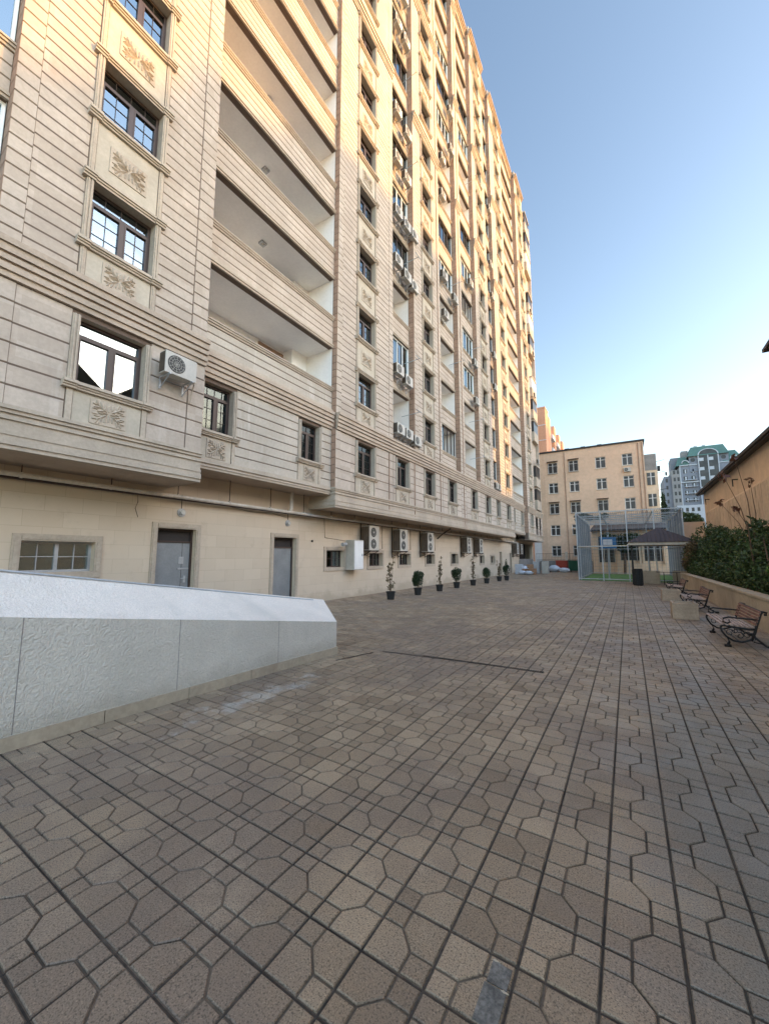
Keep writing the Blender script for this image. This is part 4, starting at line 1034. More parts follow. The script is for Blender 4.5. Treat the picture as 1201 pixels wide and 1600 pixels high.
def make_bench():
    """front toward -x, length along y (0..1.5)"""
    r = local_root('park_bench', '', 'bench', 'slatted benches along the planter wall')
    Lb = 1.50
    for y in (0, Lb):
        f = MB(); rr = .017
        # back post rising with a lean and a curled top
        f.tube([(.30, y, .14), (.36, y, .30), (.40, y, .45), (.46, y, .62), (.475, y, .68)], [.022, .024, .022, .020, .022], 8)
        f.tube([(.46, y, .655), (.50, y, .69), (.55, y, .675), (.545, y, .64), (.51, y, .64)], .022, 8)
        f.tube([(.34, y, .22), (.42, y, .14), (.50, y, .06), (.58, y, .03)], [.022, .018, .018, .02], 8); f.box(.555, .645, y - .035, y + .035, 0, .055)
        f.tube([(.37, y, .20), (.33, y, .12), (.45, y, .10)], .012, 6)
        # big curved rim under the seat
        arc = [(.32 - .36 * math.sin(a) - .0, y, .34 - .26 * (1 - abs(math.cos(a))) if False else .33 - .24 * math.sin(a * .5 + .4)) for a in (0,)]
        pts_ = [(.36, y, .24), (.28, y, .15), (.16, y, .105), (.04, y, .12), (-.06, y, .19), (-.12, y, .29), (-.135, y, .36)]
        f.tube(pts_, .018, 8)
        f.tube([(-.135, y, .36), (-.10, y, .40), (.0, y, .385), (.14, y, .365), (.28, y, .35), (.39, y, .36)], .022, 8)
        f.tube([(-.04, y, .17), (-.02, y, .09), (-.05, y, .03)], [.02, .02, .026], 8); f.box(-.10, 0.0, y - .035, y + .035, 0, .045)
        # scrolls
        def scroll(cx, cz, R0, a0, turns, sg=1):
            q = []; n = 14
            for i in range(n): t = i / (n - 1); a = a0 + sg * turns * 2 * math.pi * t; q.append((cx + R0 * (1 - .75 * t) * math.cos(a), y, cz + R0 * (1 - .75 * t) * math.sin(a)))
            f.tube(q, .008, 5)
        scroll(0, .26, .08, 0, 1.1); scroll(.14, .22, .065, 2, 1.1, -1); scroll(.25, .24, .065, 1, 1.1); scroll(.08, .31, .05, 3, 1); scroll(.19, .30, .045, 0, 1, -1)
        # armrest with curl
        f.tube([(.44, y, .53), (.30, y, .545), (.12, y, .55), (-.0, y, .56), (-.08, y, .53), (-.09, y, .47), (-.03, y, .44), (.02, y, .47), (.0, y, .51)], .017, 8)
        f.tube([(-.03, y, .44), (-.02, y, .40)], .018, 7)
        f.build('side_frame', 'iron', r, smooth=True)
    s = MB()
    for i, (x, z) in enumerate([(-.11, .405), (-.035, .402), (.04, .395), (.115, .388), (.19, .381), (.265, .376), (.335, .378)]):
        s.box(x - .0225, x + .0225, -.02, Lb + .02, z, z + .028)
    s.build('seat', 'seatwood', r, bevel=.005)
    s = MB()
    for i in range(5):
        t = i / 4; x = .385 + .07 * t; z = .43 + .225 * t
        s.box(x - .012, x + .012, -.02, Lb + .02, z, z + .042)
    s.build('backrest', 'wood', r, bevel=.005)
    s = MB(); s.tube([(.475, -.02, .70), (.475, Lb + .02, .70)], .011, 6); s.tube([(.12, 0, .12), (.12, Lb, .12)], .01, 6); s.build('stretcher', 'iron', r)
    return r
be = make_bench()
for i, (x, y, lab) in enumerate([(1.47, 9.33, 'nearest slatted bench with ornate black iron side frames by the planter wall'), (1.50, 14.55, 'middle slatted iron bench behind the nearer stone cube seat'), (1.50, 20.0, 'farthest slatted iron bench, mostly hidden behind the stone cubes')]):
    o = be if i == 0 else copy_tree(be); o.location = (x, y, 0); o['label'] = lab
    o.scale = (.93, 1, .93)

def cube_seat(x, y, w, l, h, lab):
    r = root('stone_seat', (x, y, 0), lab, 'stone seat', 'stone cube seats in front of the benches')
    b = MB(); b.box(x, x + .05, y, y + l, .0, h - .0, 0); b.box(x + w - .05, x + w, y, y + l, 0, h, 0); b.box(x + .05, x + w - .05, y, y + .05, 0, h - .004, 0); b.box(x + .05, x + w - .05, y + l - .05, y + l, 0, h - .004, 0)
    b.build('body', 'cube', r, bevel=.006)
    b = MB(); b.box(x + .05, x + w - .05, y + .05, y + l - .05, .01, h - .05); b.build('top', 'concrete', r)
cube_seat(.90, 12.70, .54, .62, .41, 'stone cube planter seat in front of the middle bench, the nearer one')
cube_seat(.98, 17.6, .56, .7, .40, 'stone cube planter seat farther off, in front of the farthest bench')

# ------------------------------------------------------------------ potted plants along the facade
def pot(r, x, y, rad, h):
    b = MB(); b.lathe(x, y, [(rad * .78, 0), (rad * .8, .01), (rad * .98, h * .85), (rad * 1.08, h * .86), (rad * 1.1, h), (rad * .98, h), (rad * .95, h - .04)], 20)
    b.build('pot', 'pot', r, smooth=False)
    s = MB(); s.lathe(x, y, [(rad * .95, h - .045), (.01, h - .03)], 16); s.build('soil', 'soil', r)
pl = [(-7.66, 12.70, 1.68, 't', 'tall sparse potted plant with dry leaves, nearest in the row'), (-7.58, 14.78, 1.0, 'r', 'round clipped dark green bush in black pot, nearest of the round ones'),
      (-7.56, 16.95, 1.55, 't', 'tall thin plant in black pot between the two nearest round bushes'), (-7.56, 19.1, 1.05, 'r', 'round clipped dark bush in black pot, fourth in the row'),
      (-7.45, 21.3, 1.65, 't', 'tall thin potted plant, fifth in the row by the wall'), (-7.3, 23.3, .92, 'r', 'round clipped dark bush in black pot, sixth in the row'),
      (-7.3, 26.0, 1.40, 't', 'thin potted plant seventh in the row, near the far doors'), (-7.08, 27.0, 1.5, 'p', 'dark potted bush with a pointed top, last in the row')]
for i, (x, y, h, kind, lab) in enumerate(pl):
    r = root('potted_plant', (x, y, 0), lab, 'potted plant', 'potted plants in a row before the facade'); pot(r, x, y, .165, .30)
    g = random.Random(i + 20)
    if kind == 't':
        s = MB(); bl = []
        for q in range(5):
            dx, dy = g.uniform(-.10, .10), g.uniform(-.10, .10); zt = h * g.uniform(.7, 1)
            s.tube([(x, y, .25), (x + dx * .7, y + dy * .7, .25 + (zt - .25) * .5), (x + dx, y + dy, zt)], [.010, .008, .004], 5)
            for t in np.linspace(.12, 1, 7): bl.append((x + dx * t + g.uniform(-.1, .1) * (1.1 - t * .6), y + dy * t + g.uniform(-.1, .1) * (1.1 - t * .6), .3 + (zt - .3) * t + g.uniform(-.06, .06), .06, .06, .06))
        s.build('stem', 'bark', r); leaves('foliage', 'leaf_dry', r, bl, 420, .034, i + 30, shell=.3)
    else:
        s = MB(); s.tube([(x, y, .25), (x, y, .6)], .018, 6); s.build('stem', 'bark', r); zc = .28 + (min(h, 1.05) - .28) * .54; rz = (min(h, 1.05) - .30) * .5
        bl = [(x, y, zc, .25, .25, rz)] + [(x + g.uniform(-.12, .12), y + g.uniform(-.12, .12), zc + g.uniform(-.2, .22), .14, .14, .14) for _ in range(9)]
        if kind == 'p': bl += [(x, y, 1.05, .10, .10, .2), (x, y, 1.25, .06, .06, .2)]
        leaves('foliage', 'leaf_box', r, bl, 3200, .026, i + 30, shell=.7)

# ------------------------------------------------------------------ gazebo, dark plant, sports cage
gz = root('gazebo', (1.6, 27.5, 0), 'small pavilion with brown hipped sheet roof on thin black posts', 'gazebo')
x0, x1, y0, y1, zb, za = .05, 3.15, 26.2, 29.3, 2.30, 3.30
cx, cy = (x0 + x1) / 2, (y0 + y1) / 2
b = MB(); cs = [(x0 - .05, y0 - .05), (x1 + .05, y0 - .05), (x1 + .05, y1 + .05), (x0 - .05, y1 + .05)]
for i in range(4):
    p, q = cs[i], cs[(i + 1) % 4]; n = 16
    b.poly([(p[0], p[1], zb + .12), (q[0], q[1], zb + .12), (cx, cy, za)])
    for j in range(1, n):
        t = j / n; e = Vector((p[0] + (q[0] - p[0]) * t, p[1] + (q[1] - p[1]) * t, zb + .125)); k = 1 - abs(2 * t - 1)
        a = Vector((cx, cy, za)); mid = Vector(((p[0] + q[0]) / 2, (p[1] + q[1]) / 2, zb + .12)); dirv = (a - mid)
        b.tube([e, e + dirv * k * .98], .014, 4, 0)
b.poly([(c[0], c[1], zb + .11) for c in cs[::-1]]); b.build('roof', 'roofpurple', gz)
b = MB()
for a0, a1, b0, b1 in ((x0, x1, y0, y0 + .05), (x0, x1, y1 - .05, y1), (x0, x0 + .05, y0 + .05, y1 - .05), (x1 - .05, x1, y0 + .05, y1 - .05)): b.box(a0, a1, b0, b1, zb - .05, zb + .11)
b.build('fascia', 'cream', gz)
for x, y in ((.22, 26.4), (2.95, 26.4), (.22, 29.1), (2.95, 29.1)):
    b = MB(); b.box(x - .04, x + .04, y - .04, y + .04, 0, zb - .05); b.build('post', 'iron', gz)
b = MB(); b.box(.55, 1.55, 28.3, 28.6, 0, .75); b.box(2.2, 2.9, 28.6, 28.9, 0, .75); b.build('low_wall', 'planter', gz)
tb = root('table', (1.75, 27.6, 0), 'thin dark metal table standing under the pavilion roof', 'table')
b = MB(); b.box(1.35, 2.45, 27.4, 27.9, .70, .73); b.build('table_top', 'frame', tb)
for x in (1.7, 2.3):
    b = MB(); b.tube([(x, 27.65, 0), (x, 27.65, .7)], .02, 6); b.build('leg', 'iron', tb)
bp = root('litter_bin', (.40, 26.2, 0), 'tall black slatted litter bin at the pavilion corner post', 'bin')
b = MB(); b.lathe(.40, 26.15, [(.21, 0), (.24, .05), (.245, .85), (.25, .86), (.25, .92), (.2, .93)], 18); b.build('body', 'black', bp)
b = MB(); 
for i in range(18): a = math.pi * i / 9; b.box(.40 + .246 * math.cos(a) - .012, .40 + .246 * math.cos(a) + .012, 26.15 + .246 * math.sin(a) - .012, 26.15 + .246 * math.sin(a) + .012, .05, .85)
b.build('cladding', 'iron', bp)

cg = root('sports_cage', (0, 35, 0), 'grey steel sports cage with netted walls and roof over green turf', 'cage')
X0, X1, Y0, Y1, ZC, ZB = -2.92, 3.0, 29.9, 41.5, 4.62, 4.62
b = MB()
for x in np.linspace(X0, X1, 5): 
    b.box(x - .03, x + .03, Y0 - .03, Y0 + .03, 0, ZC); b.box(x - .03, x + .03, Y1 - .03, Y1 + .03, 0, ZC); b.box(x - .025, x + .025, Y0, Y1, ZC - .1, ZC - .03)
for y in np.linspace(Y0, Y1, 8)[1:-1]:
    for x in (X0, X1): b.box(x - .03, x + .03, y - .03, y + .03, 0, ZC)
    b.box(X0, X1, y - .025, y + .025, ZC - .17, ZC - .10)
for y in (Y0, Y1):
    for z in (ZC, 2.3, .12): b.box(X0, X1, y - .025, y + .025, z - .025, z + .025)
for x in (X0, X1):
    for z in (ZC, 2.3, .12): b.box(x - .025, x + .025, Y0, Y1, z - .026, z + .026)
b.build('frame', 'metal', cg)
t = .006
for y, zl in ((Y0, 2.3), (Y1, .1)):
    b = MB()
    for x in np.arange(X0, X1, .30): b.box(x - t, x + t, y - t, y + t, zl, ZC, 0)
    for z in np.arange(zl, ZC, .30): b.box(X0, X1, y - t, y + t, z - t, z + t, 0)
    b.build('wall_net', 'netwire', cg)
for x in (X0, X1):
    b = MB()
    for y in np.arange(Y0, Y1, .13): b.box(x - t, x + t, y - .012, y + .012, 0, ZC)
    for z in np.arange(.2, ZC, .2): b.box(x - t, x + t, Y0, Y1, z - t, z + t)
    b.build('side_net', 'netwire', cg)
b = MB(); t = .011; zz = ZC + .04
for x in np.arange(X0, X1, .115): b.box(x - t, x + t, Y0, Y1, zz - t, zz + t)
for y in np.arange(Y0, Y1, .115):
    n = 12; xs = np.linspace(X0, X1, n + 1)
    for i in range(n):
        sg = .04 * math.sin(i * 1.3 + y * 2); b.poly([(xs[i], y - t, zz + sg), (xs[i + 1], y - t, zz + sg), (xs[i + 1], y + t, zz + sg), (xs[i], y + t, zz + sg)])
b.build('roof_net', 'netwire', cg)
b = MB(); b.box(X0 + .03, X1 - .03, Y0 + .05, Y1 - .03, -.03, .012); tag(b.build('turf', 'turf'), kind='stuff', label='green artificial turf inside the sports cage', cat='turf')
hp = root('basketball_hoop', (-1.2, 31.2, 0), 'basketball hoop with blue backboard on a white pole inside the cage', 'basketball hoop')
b = MB(); b.tube([(-1.2, 31.9, 0), (-1.17, 31.9, 2.9), (-1.1, 31.4, 3.05)], .05, 8); b.build('pole', 'metal', hp)
b = MB(); b.box(-1.62, -.62, 31.3, 31.34, 2.18, 2.95); b.build('backboard', 'blue', hp)
b = MB(); b.box(-1.42, -.85, 31.285, 31.3, 2.42, 2.8); b.build('target_square', 'palegrey', hp)
b = MB(); q = [(-1.13 + .2 * math.cos(a), 31.08 + .2 * math.sin(a), 2.36) for a in np.linspace(0, 2 * math.pi, 17)]; b.tube(q, .012, 6); b.build('rim', 'red', hp)
gl = root('goal_frame', (-.8, 32.5, 0), 'yellow topped goal frame standing behind the basketball pole', 'goal')
b = MB(); b.tube([(-2.85, 30.1, 2.28), (1.2, 30.1, 2.34)], .04, 8); b.build('crossbar', 'yellowpole', gl)
for x in (-2.8, 1.15):
    b = MB(); b.tube([(x, 30.1, 0), (x, 30.1, 2.3)], .035, 8); b.build('post', 'metal', gl)

# ------------------------------------------------------------------ right building and its neighbours
rb = root('side_building', (6, 24, 0), 'apricot rendered side building with dark eave and streaked lower wall behind the hedge', 'building')
b = MB(); ys, ye = 9.5, 33.5
b.prism([(4.62, 0), (9.5, 0), (9.5, 7.4), (4.62, 5.85)], 'y', ys, ye, 0)
b.build('wall', 'yellow2', rb)
b = MB(); b.prism([(4.50, 0), (4.618, 0), (4.618, 4.55), (4.50, 4.42)], 'y', ys, ye - 1.2, 0); b.build('lower_wall', 'streaky', rb)
b = MB()
for i in range(30):
    y = ys + .3 + i * .79
    if y < ye - 1.4: b.box(4.485, 4.5, y, y + .03, .6, 4.4)
b.build('wall_joint', 'streaky', rb)
b = MB(); b.prism([(4.30, 5.72), (4.30, 5.86), (9.8, 7.62), (9.8, 7.45)], 'y', ys - .2, ye + .25, 0); b.prism([(4.22, 5.78), (4.22, 5.90), (4.31, 5.92), (4.31, 5.78)], 'y', ys - .2, ye + .25, 0); b.build('roof', 'roofdark', rb)
b = MB()
for y in (31.5, 24.0): b = MB(); b.box(4.4, 4.62, y, y + .05, 5.2, 5.25); b.box(4.4, 4.44, y, y + .05, 4.9, 5.199); b.build('wall_bracket', 'iron', rb)

nb = root('neighbour_house', (6, 5, 0), 'house whose dark roof corner juts over the courtyard past the side building', 'building')
b = MB(); b.box(4.0, 9.5, -6, 9.3, 0, 6.4); b.build('wall', 'yellow2', nb)
b = MB(); b.prism([(3.02, 6.44), (3.02, 6.52), (9.6, 9.0), (9.6, 6.44)], 'y', -6.5, 12.2, 0); b.build('roof', 'roofdark', nb)
b = MB(); b.prism([(5, 6.3), (5, 11.2), (7.4, 12.9), (9.9, 10.9), (12.4, 13.1), (12.4, 6.3)], 'x', 8.6, 9.9, 0); b.build('gable', 'roofdark', nb)

lw = root('garden_wall', (3.7, 34.2, 0), 'low apricot wall between the cage and the side building', 'wall')
b = MB(); b.box(3.1, 4.62, 34.0, 34.3, 0, 3.9); b.box(3.05, 4.62, 33.97, 34.33, 3.9, 4.0); b.build('wall', 'yellow', lw)
lt = root('tree', (3.9, 37, 0), 'small green tree crown showing above the garden wall', 'tree')
b = MB(); b.tube([(4.0, 37, 0), (4.0, 37, 4.2)], [.1, .06], 6); b.build('trunk', 'bark', lt)
leaves('crown', 'leaf_dark', lt, [(3.8, 37, 4.5, .7, .7, .5), (4.4, 37, 4.4, .5, .6, .5), (3.5, 37, 4.9, .3, .4, .3), (4.7, 37.4, 4.2, .4, .4, .4)], 2500, .09, 12, tone=(.4, 1))

# ------------------------------------------------------------------ apricot building behind
yb_ = root('render_building', (-3.3, 52, 0), 'flat roofed apricot rendered five storey block closing the courtyard', 'building')
YB = 52.0
b = MB()
wins = []
cols_ = [(-7.95, -6.85), (-5.55, -4.47), (-2.63, -1.55), (.10, 1.15)]
rows = [(12.05, 13.42), (9.5, 10.82), (6.9, 8.23), (4.2, 5.5), (1.65, 2.95)]
for ri, (z0, z1) in enumerate(rows):
    for ci, (a, c) in enumerate(cols_): wins.append((a, c, z0 + ci * .03, z1 + ci * .03))
def wallY(mb, Y, x0, x1, z0, z1, holes, m=0):
    t = MB(); wall_holes(t, 0, x0, x1, z0, z1, holes, m)
    for v, f in [(t.v, t.f)]:
        i = len(mb.v); mb.v += [(p[1], Y, p[2]) for p in v]; mb.f += [tuple(i + q for q in ff) for ff in f]; mb.m += t.m
def revY(mb, Y, h, m=0, dp=.18):
    x0, x1, z0, z1 = h
    mb.poly([(x0, Y, z0), (x0, Y + dp, z0), (x0, Y + dp, z1), (x0, Y, z1)], m); mb.poly([(x1, Y, z0), (x1, Y, z1), (x1, Y + dp, z1), (x1, Y + dp, z0)], m)
    mb.poly([(x0, Y, z1), (x0, Y + dp, z1), (x1, Y + dp, z1), (x1, Y, z1)], m); mb.poly([(x0, Y, z0), (x1, Y, z0), (x1, Y + dp, z0), (x0, Y + dp, z0)], m)
wallY(b, YB, -9.1, 2.25, -.05, 14.75, wins)
for h in wins: revY(b, YB, h)
b.box(-9.1, 2.25, YB + .3, YB + 12, -.05, 14.75, 0, skip='f')
b.box(-5.0, -4.75, YB - .25, YB, -.05, 4.9, 0); b.box(-5.35, -4.4, YB - .6, YB, 4.9, 5.0, 0); b.box(-8.45, -8.30, YB - .03, YB, 0, 14.6)
b.build('wall', 'yellow', yb_)
b = MB(); b.box(-9.25, 2.4, YB - .12, YB + 12.1, 14.752, 14.95); 
for x in (-4.2, -6.0, -2.4): b.box(x, x + .5, YB + 1, YB + 1.4, 14.95, 15.3)
b.build('roof', 'roofdark', yb_)
for (a, c, z0, z1) in wins:
    f = MB(); Y = YB + .10
    f.box(a, c, Y, Y + .05, z0, z0 + .07); f.box(a, c, Y, Y + .05, z1 - .07, z1); f.box(a, a + .07, Y, Y + .05, z0 + .07, z1 - .07); f.box(c - .07, c, Y, Y + .05, z0 + .07, z1 - .07)
    m_ = (a + c) / 2; f.box(m_ - .05, m_ + .05, Y - .01, Y + .05, z0 + .07, z1 - .07); f.box(a + .07, c - .07, Y + .005, Y + .05, z1 - .42, z1 - .36)
    fo = f.build('window', 'farframe', yb_)
    p = MB(); p.box(a + .05, c - .05, Y + .055, Y + .07, z0 + .05, z1 - .05); p.build('pane', 'farglass', fo)
    s = MB(); s.box(a - .06, c + .06, YB - .06, YB + .001, z0 - .07, z0 - .005); s.build('sill', 'cream', fo)
grl = MB()
for (a, c, z0, z1) in [wins[8], wins[9], wins[10], wins[0], wins[1]]:
    for x in np.arange(a, c + .01, .16): grl.box(x - .012, x + .012, YB - .16, YB - .14, z0 - .1, z1 + .1)
    for z in (z0 - .1, (z0 + z1) / 2, z1 + .1): grl.box(a - .05, c + .05, YB - .162, YB - .138, z - .012, z + .012)
    grl.box(a - .08, c + .08, YB - .28, YB, z1 + .12, z1 + .16)
grl.build('window_grille', 'frame', yb_)
b = MB()
for x in (-6.0, 1.72, 2.12):
    b = MB(); b.tube([(x, YB - .06, .5), (x, YB - .06, 14.6)], .05, 6); b.build('rain_pipe', 'return', yb_)
o = copy_tree(ac0); o.location = (.55, YB - .02, 11.35); o.rotation_euler.z = R(-90); o['label'] = 'small air conditioner under a top floor window of the apricot block'; 
o['group'] = 'air conditioners on the apricot block'

gb = root('annex_building', (3.0, 58, 0), 'grey corrugated topped block joined behind the apricot building', 'building')
b = MB(); b.box(2.27, 3.65, 56, 66, 0, 12, 0); b.box(2.27, 3.6, 55.98, 66, 12, 14, 1)
b.build('wall', ['yellow2', 'concrete'], gb)
for z in (4.2, 7.6, 10.2):
    f = MB(); f.box(2.55, 3.35, 55.93, 56.0, z, z + 1.5, 0); f.box(2.9, 3.0, 55.90, 55.93, z, z + 1.5, 1); f.box(2.55, 3.35, 55.905, 55.93, z + .95, z + 1.03, 1); f.build('window', ['farglass', 'farframe'], gb)
b = MB()
for z in (13.0, 11.6, 9.5): b.tube([(3.6, 56, z), (4.4, 55.8, z + .1)], .03, 5)
b.box(3.66, 3.95, 56.2, 56.6, 11.9, 12.5); b.build('bracket', 'iron', gb)
ct = root('cypress_tree', (4.3, 60, 0), 'narrow dark tree showing beside the grey topped block', 'tree')
b = MB(); b.tube([(4.3, 60, 0), (4.3, 60, 8)], [.15, .06], 6); b.build('trunk', 'bark', ct)
leaves('crown', 'leaf_box', ct, [(4.3, 60, 4, .7, .7, 3), (4.3, 60, 6.5, .5, .5, 2.2), (4.25, 60, 8.6, .25, .25, 1.2)], 5000, .12, 14)

# low structures seen through the cage
an = root('low_building', (0, 44, 0), 'low beige building with pillars and dark windows seen through the cage', 'building')
b = MB(); YA = 43.5
wallY(b, YA, -2.9, 4.6, 0, 4.1, [(-2.4, -1.0, 1.05, 3.6), (-.6, 1.0, 1.25, 3.0), (1.2, 2.7, 1.2, 2.9), (3.1, 3.6, 1.8, 2.9)])
b.box(-2.9, 4.6, YA + .4, YA + 6, 0, 4.1, 0); b.box(-.9, 1.9, YA - .5, YA, 0, 1.0, 0)
for x in (-.9, .9, 1.15, 2.8): b.box(x, x + .18, YA - .25, YA, 1.0, 3.7, 0)
b.build('wall', 'yellow2', an)
b = MB(); b.prism([(YA - .7, 4.1), (YA - .7, 4.2), (YA + 6, 5.2), (YA + 6, 4.1)], 'x', -3.0, 4.7, 0); b.build('roof', 'roofdark', an)
for a, c, z0, z1 in [(-2.4, -1.0, 1.05, 3.6), (-.6, 1.0, 1.25, 3.0), (1.2, 2.7, 1.2, 2.9), (3.1, 3.6, 1.8, 2.9)]:
    f = MB(); f.box(a, c, YA + .1, YA + .15, z0, z1, 0)
    for x in np.arange(a, c + .01, .45): f.box(x - .03, x + .03, YA + .06, YA + .1, z0, z1, 1)
    f.box(a, c, YA + .062, YA + .098, z1 - .06, z1, 1); f.build('window', ['farglass', 'farframe'], an)
tt = root('tree', (-.3, 42.3, 0), 'dark tree overhanging the low building behind the sports cage', 'tree')
b = MB(); b.tube([(-.3, 42.6, 0), (-.2, 42.5, 1.8), (.1, 42.4, 3.2)], [.12, .1, .05], 7); b.tube([(-.2, 42.5, 1.8), (-1.2, 42.4, 3.3)], [.07, .03], 6); b.build('trunk', 'bark', tt)
leaves('crown', 'leaf_box', tt, [(-.8, 42.2, 3.0, 1.0, .5, .7), (.4, 42.2, 3.2, .9, .5, .6), (-.1, 42.2, 2.4, .7, .5, .5), (-1.6, 42.2, 3.4, .6, .5, .4)], 5000, .09, 15)
yt = root('tree', (-4.0, 46.6, 0), 'small dark tree top beside the apricot block window above the cage edge', 'tree')
b = MB(); b.tube([(-4.3, 47.2, 0), (-4.2, 47.1, 5.4)], [.1, .04], 6); b.build('trunk', 'bark', yt)
leaves('crown', 'leaf_box', yt, [(-4.0, 47, 6.0, .8, .5, .35), (-3.3, 47, 5.8, .5, .5, .3), (-4.3, 47, 5.6, .4, .5, .4), (-1.8, 47, 5.9, .4, .5, .3), (-2.4, 47, 5.7, .4, .5, .25)], 2500, .09, 16)

# retaining wall, fence, far service corner
fc = root('boundary_wall', (-6, 47.6, 0), 'grey boundary wall with thin iron fence below the apricot block', 'wall')
b = MB(); b.box(-9.2, -3.0, 48.6, 48.8, 0, 1.15); b.build('wall', 'concrete', fc)
b = MB()
for x in np.arange(-9.2, -3.0, .16): b.box(x - .008, x + .008, 48.69, 48.71, 1.15, 2.0)
for z in (1.25, 1.95): b.box(-9.2, -3, 48.685, 48.715, z - .015, z + .015)
b.build('fence', 'iron', fc)
b = MB(); b.box(-6.05, -5.8, 48.55, 48.85, 0, 2.15); b.build('pillar', 'cream', fc)
b = MB(); b.box(-8.7, -7.6, 48.45, 48.6, 0, 1.1); b.build('buttress', 'concrete', fc)

ow = MB(); ow.box(GX - .25, GX + .04, 41.1, 47.7, 1.22, 1.34); ow.box(GX, GX + .10, 41.0, 47.7, .0, 1.22); ow.build('opening_sill', 'concrete', bld)

# rubbish corner
def sack(x, y, r_, lab, mat='bag', sx=1.3, h=.6):
    b = MB(); n, mrow = 14, 8; g = random.Random(int(x * 100 + y)); V = []
    for j in range(mrow + 1):
        t = j / mrow; rr = r_ * math.sin(math.pi * (.08 + .86 * t)) ** .7
        for i in range(n): a = 2 * math.pi * i / n; q = rr * (1 + g.uniform(-.18, .18)); V.append((x + q * math.cos(a) * sx, y + q * math.sin(a), r_ * 2 * h * t))
    b.v = V
    for j in range(mrow):
        for i in range(n): b.f.append((j * n + i, j * n + (i + 1) % n, (j + 1) * n + (i + 1) % n, (j + 1) * n + i)); b.m.append(0)
    b.f.append(tuple(mrow * n + i for i in range(n))); b.m.append(0); b.f.append(tuple(range(n))[::-1]); b.m.append(0)
    tag(b.build('rubbish_sack', mat, smooth=True), lab, 'sack', 'rubbish sacks')
sack(-8.1, 36.2, .30, 'pale bluish sack slumped before the carton pile at the wall'); sack(-7.5, 36.0, .3, 'small white sack on the ground in front of the cartons'); 
sack(-8.3, 38.0, .34, 'white sack lying on top at the back of the carton pile', h=1.1)
sack(-6.6, 44.0, .4, 'white sack heap left of the green dumpster', sx=1.5, h=.9); sack(-5.6, 43.6, .32, 'white sack leaning against the green dumpster', sx=1.7, h=.75); sack(-7.3, 44.6, .45, 'black sack beside the white sack heap', 'black', h=.7)
def carton(x, y, w, d_, h, z, lab, mat='card'):
    r = root('carton', (x, y, z), lab, 'carton', 'cartons by the wall')
    b = MB(); b.box(x, x + w, y, y + d_, z, z + h); b.build('box', mat, r, bevel=.01)
    b = MB(); b.poly([(x, y, z + h + .002), (x - .1, y - .02, z + h - .08), (x - .1, y + d_, z + h - .08), (x, y + d_, z + h + .002)]); b.build('flap', mat, r)
carton(-7.6, 36.5, .6, .5, .55, 0, 'brown carton at the front of the pile'); carton(-8.2, 36.8, .55, .5, .5, 0, 'brown carton second from the front of the pile'); carton(-7.75, 36.6, .5, .4, .35, .56, 'opened carton on top of the front carton'); carton(-8.9, 37.0, .6, .6, .9, 0, 'white carton against the wall', 'bag')
def fridge(x, y, lab, mat):
    r = root('fridge', (x, y, 0), lab, 'fridge', 'discarded fridges'); b = MB(); b.box(x, x + .55, y, y + .55, .03, 1.15); b.build('casing', mat, r, bevel=.02)
    b = MB(); b.box(x + .01, x + .54, y - .04, y - .004, .05, .75); b.box(x + .01, x + .54, y - .04, y - .004, .78, 1.14); b.build('door', mat, r, bevel=.01)
    b = MB(); b.box(x + .06, x + .08, y - .06, y - .04, .5, .7); b.build('handle', 'metal', r)
fridge(-7.6, 38.4, 'grey fridge standing behind the cartons', 'metal'); fridge(-6.85, 38.6, 'white fridge standing beside the grey one', 'ac_white')
dp = root('dumpster', (-4.6, 45.2, 0), 'dark green wheeled dumpster beside the sports cage', 'dumpster')
b = MB(); b.prism([(44.9, .15), (45.9, .15), (46.05, 1.15), (44.75, 1.15)], 'x', -5.3, -3.6, 0); b.build('body', 'greenbin', dp, bevel=.02)
b = MB(); b.box(-5.35, -3.55, 44.7, 46.1, 1.152, 1.22); b.build('lid', 'greenbin', dp, bevel=.02)
for x in (-5.1, -3.8):
    b = MB(); b.tube([(x - .03, 45.1, .09), (x + .03, 45.1, .09)], .09, 12); b.build('wheel', 'black', dp)
rbn = root('red_container', (-6.0, 45.8, 0), 'red plastic container behind the white sacks', 'container')
b = MB(); b.prism([(45.4, 0), (46.2, 0), (46.3, 1.15), (45.3, 1.15)], 'x', -6.6, -5.5, 0); b.build('body', 'red', rbn, bevel=.02)
b = MB(); b.box(-6.65, -5.45, 45.25, 46.35, 1.152, 1.2); b.build('rim', 'red', rbn, bevel=.01)

# ------------------------------------------------------------------ terracotta tower and green roofed tower
ot = root('terracotta_tower', (-14, 82, 0), 'tall terracotta and cream apartment tower behind the apricot block', 'building')
b = MB(); b.box(-30, -13.05, 76, 100, 0, 29.2, 0); b.box(-13.05, -11.5, 75, 78.2, 0, 29.3, 0); b.box(-13.2, -12.6, 78.2, 104, 0, 29.3, 1)
for y in (82, 89, 96, 102): b.box(-12.6, -12.0, y, y + 2.4, 0, 30.0, 0)
b.box(-14.3, -13.05, 74.6, 76, 0, 28.2, 2)
b.box(-13.1, -11.45, 74.95, 78.25, 29.3, 29.6, 0)
b.build('wall', ['orange', 'pale', 'palegrey'], ot)
b = MB()
for k in range(5, 10):
    z = 2.9 * k + .6
    for y in (79.2, 85.2, 87, 92, 94, 99): b.box(-12.6, -12.57, y, y + 1.3, z, z + 1.5)
    b.box(-14.2, -13.2, 74.55, 74.6, z, z + 1.4)
build_each(b, 'window', 'farglass', ot)
b = MB()
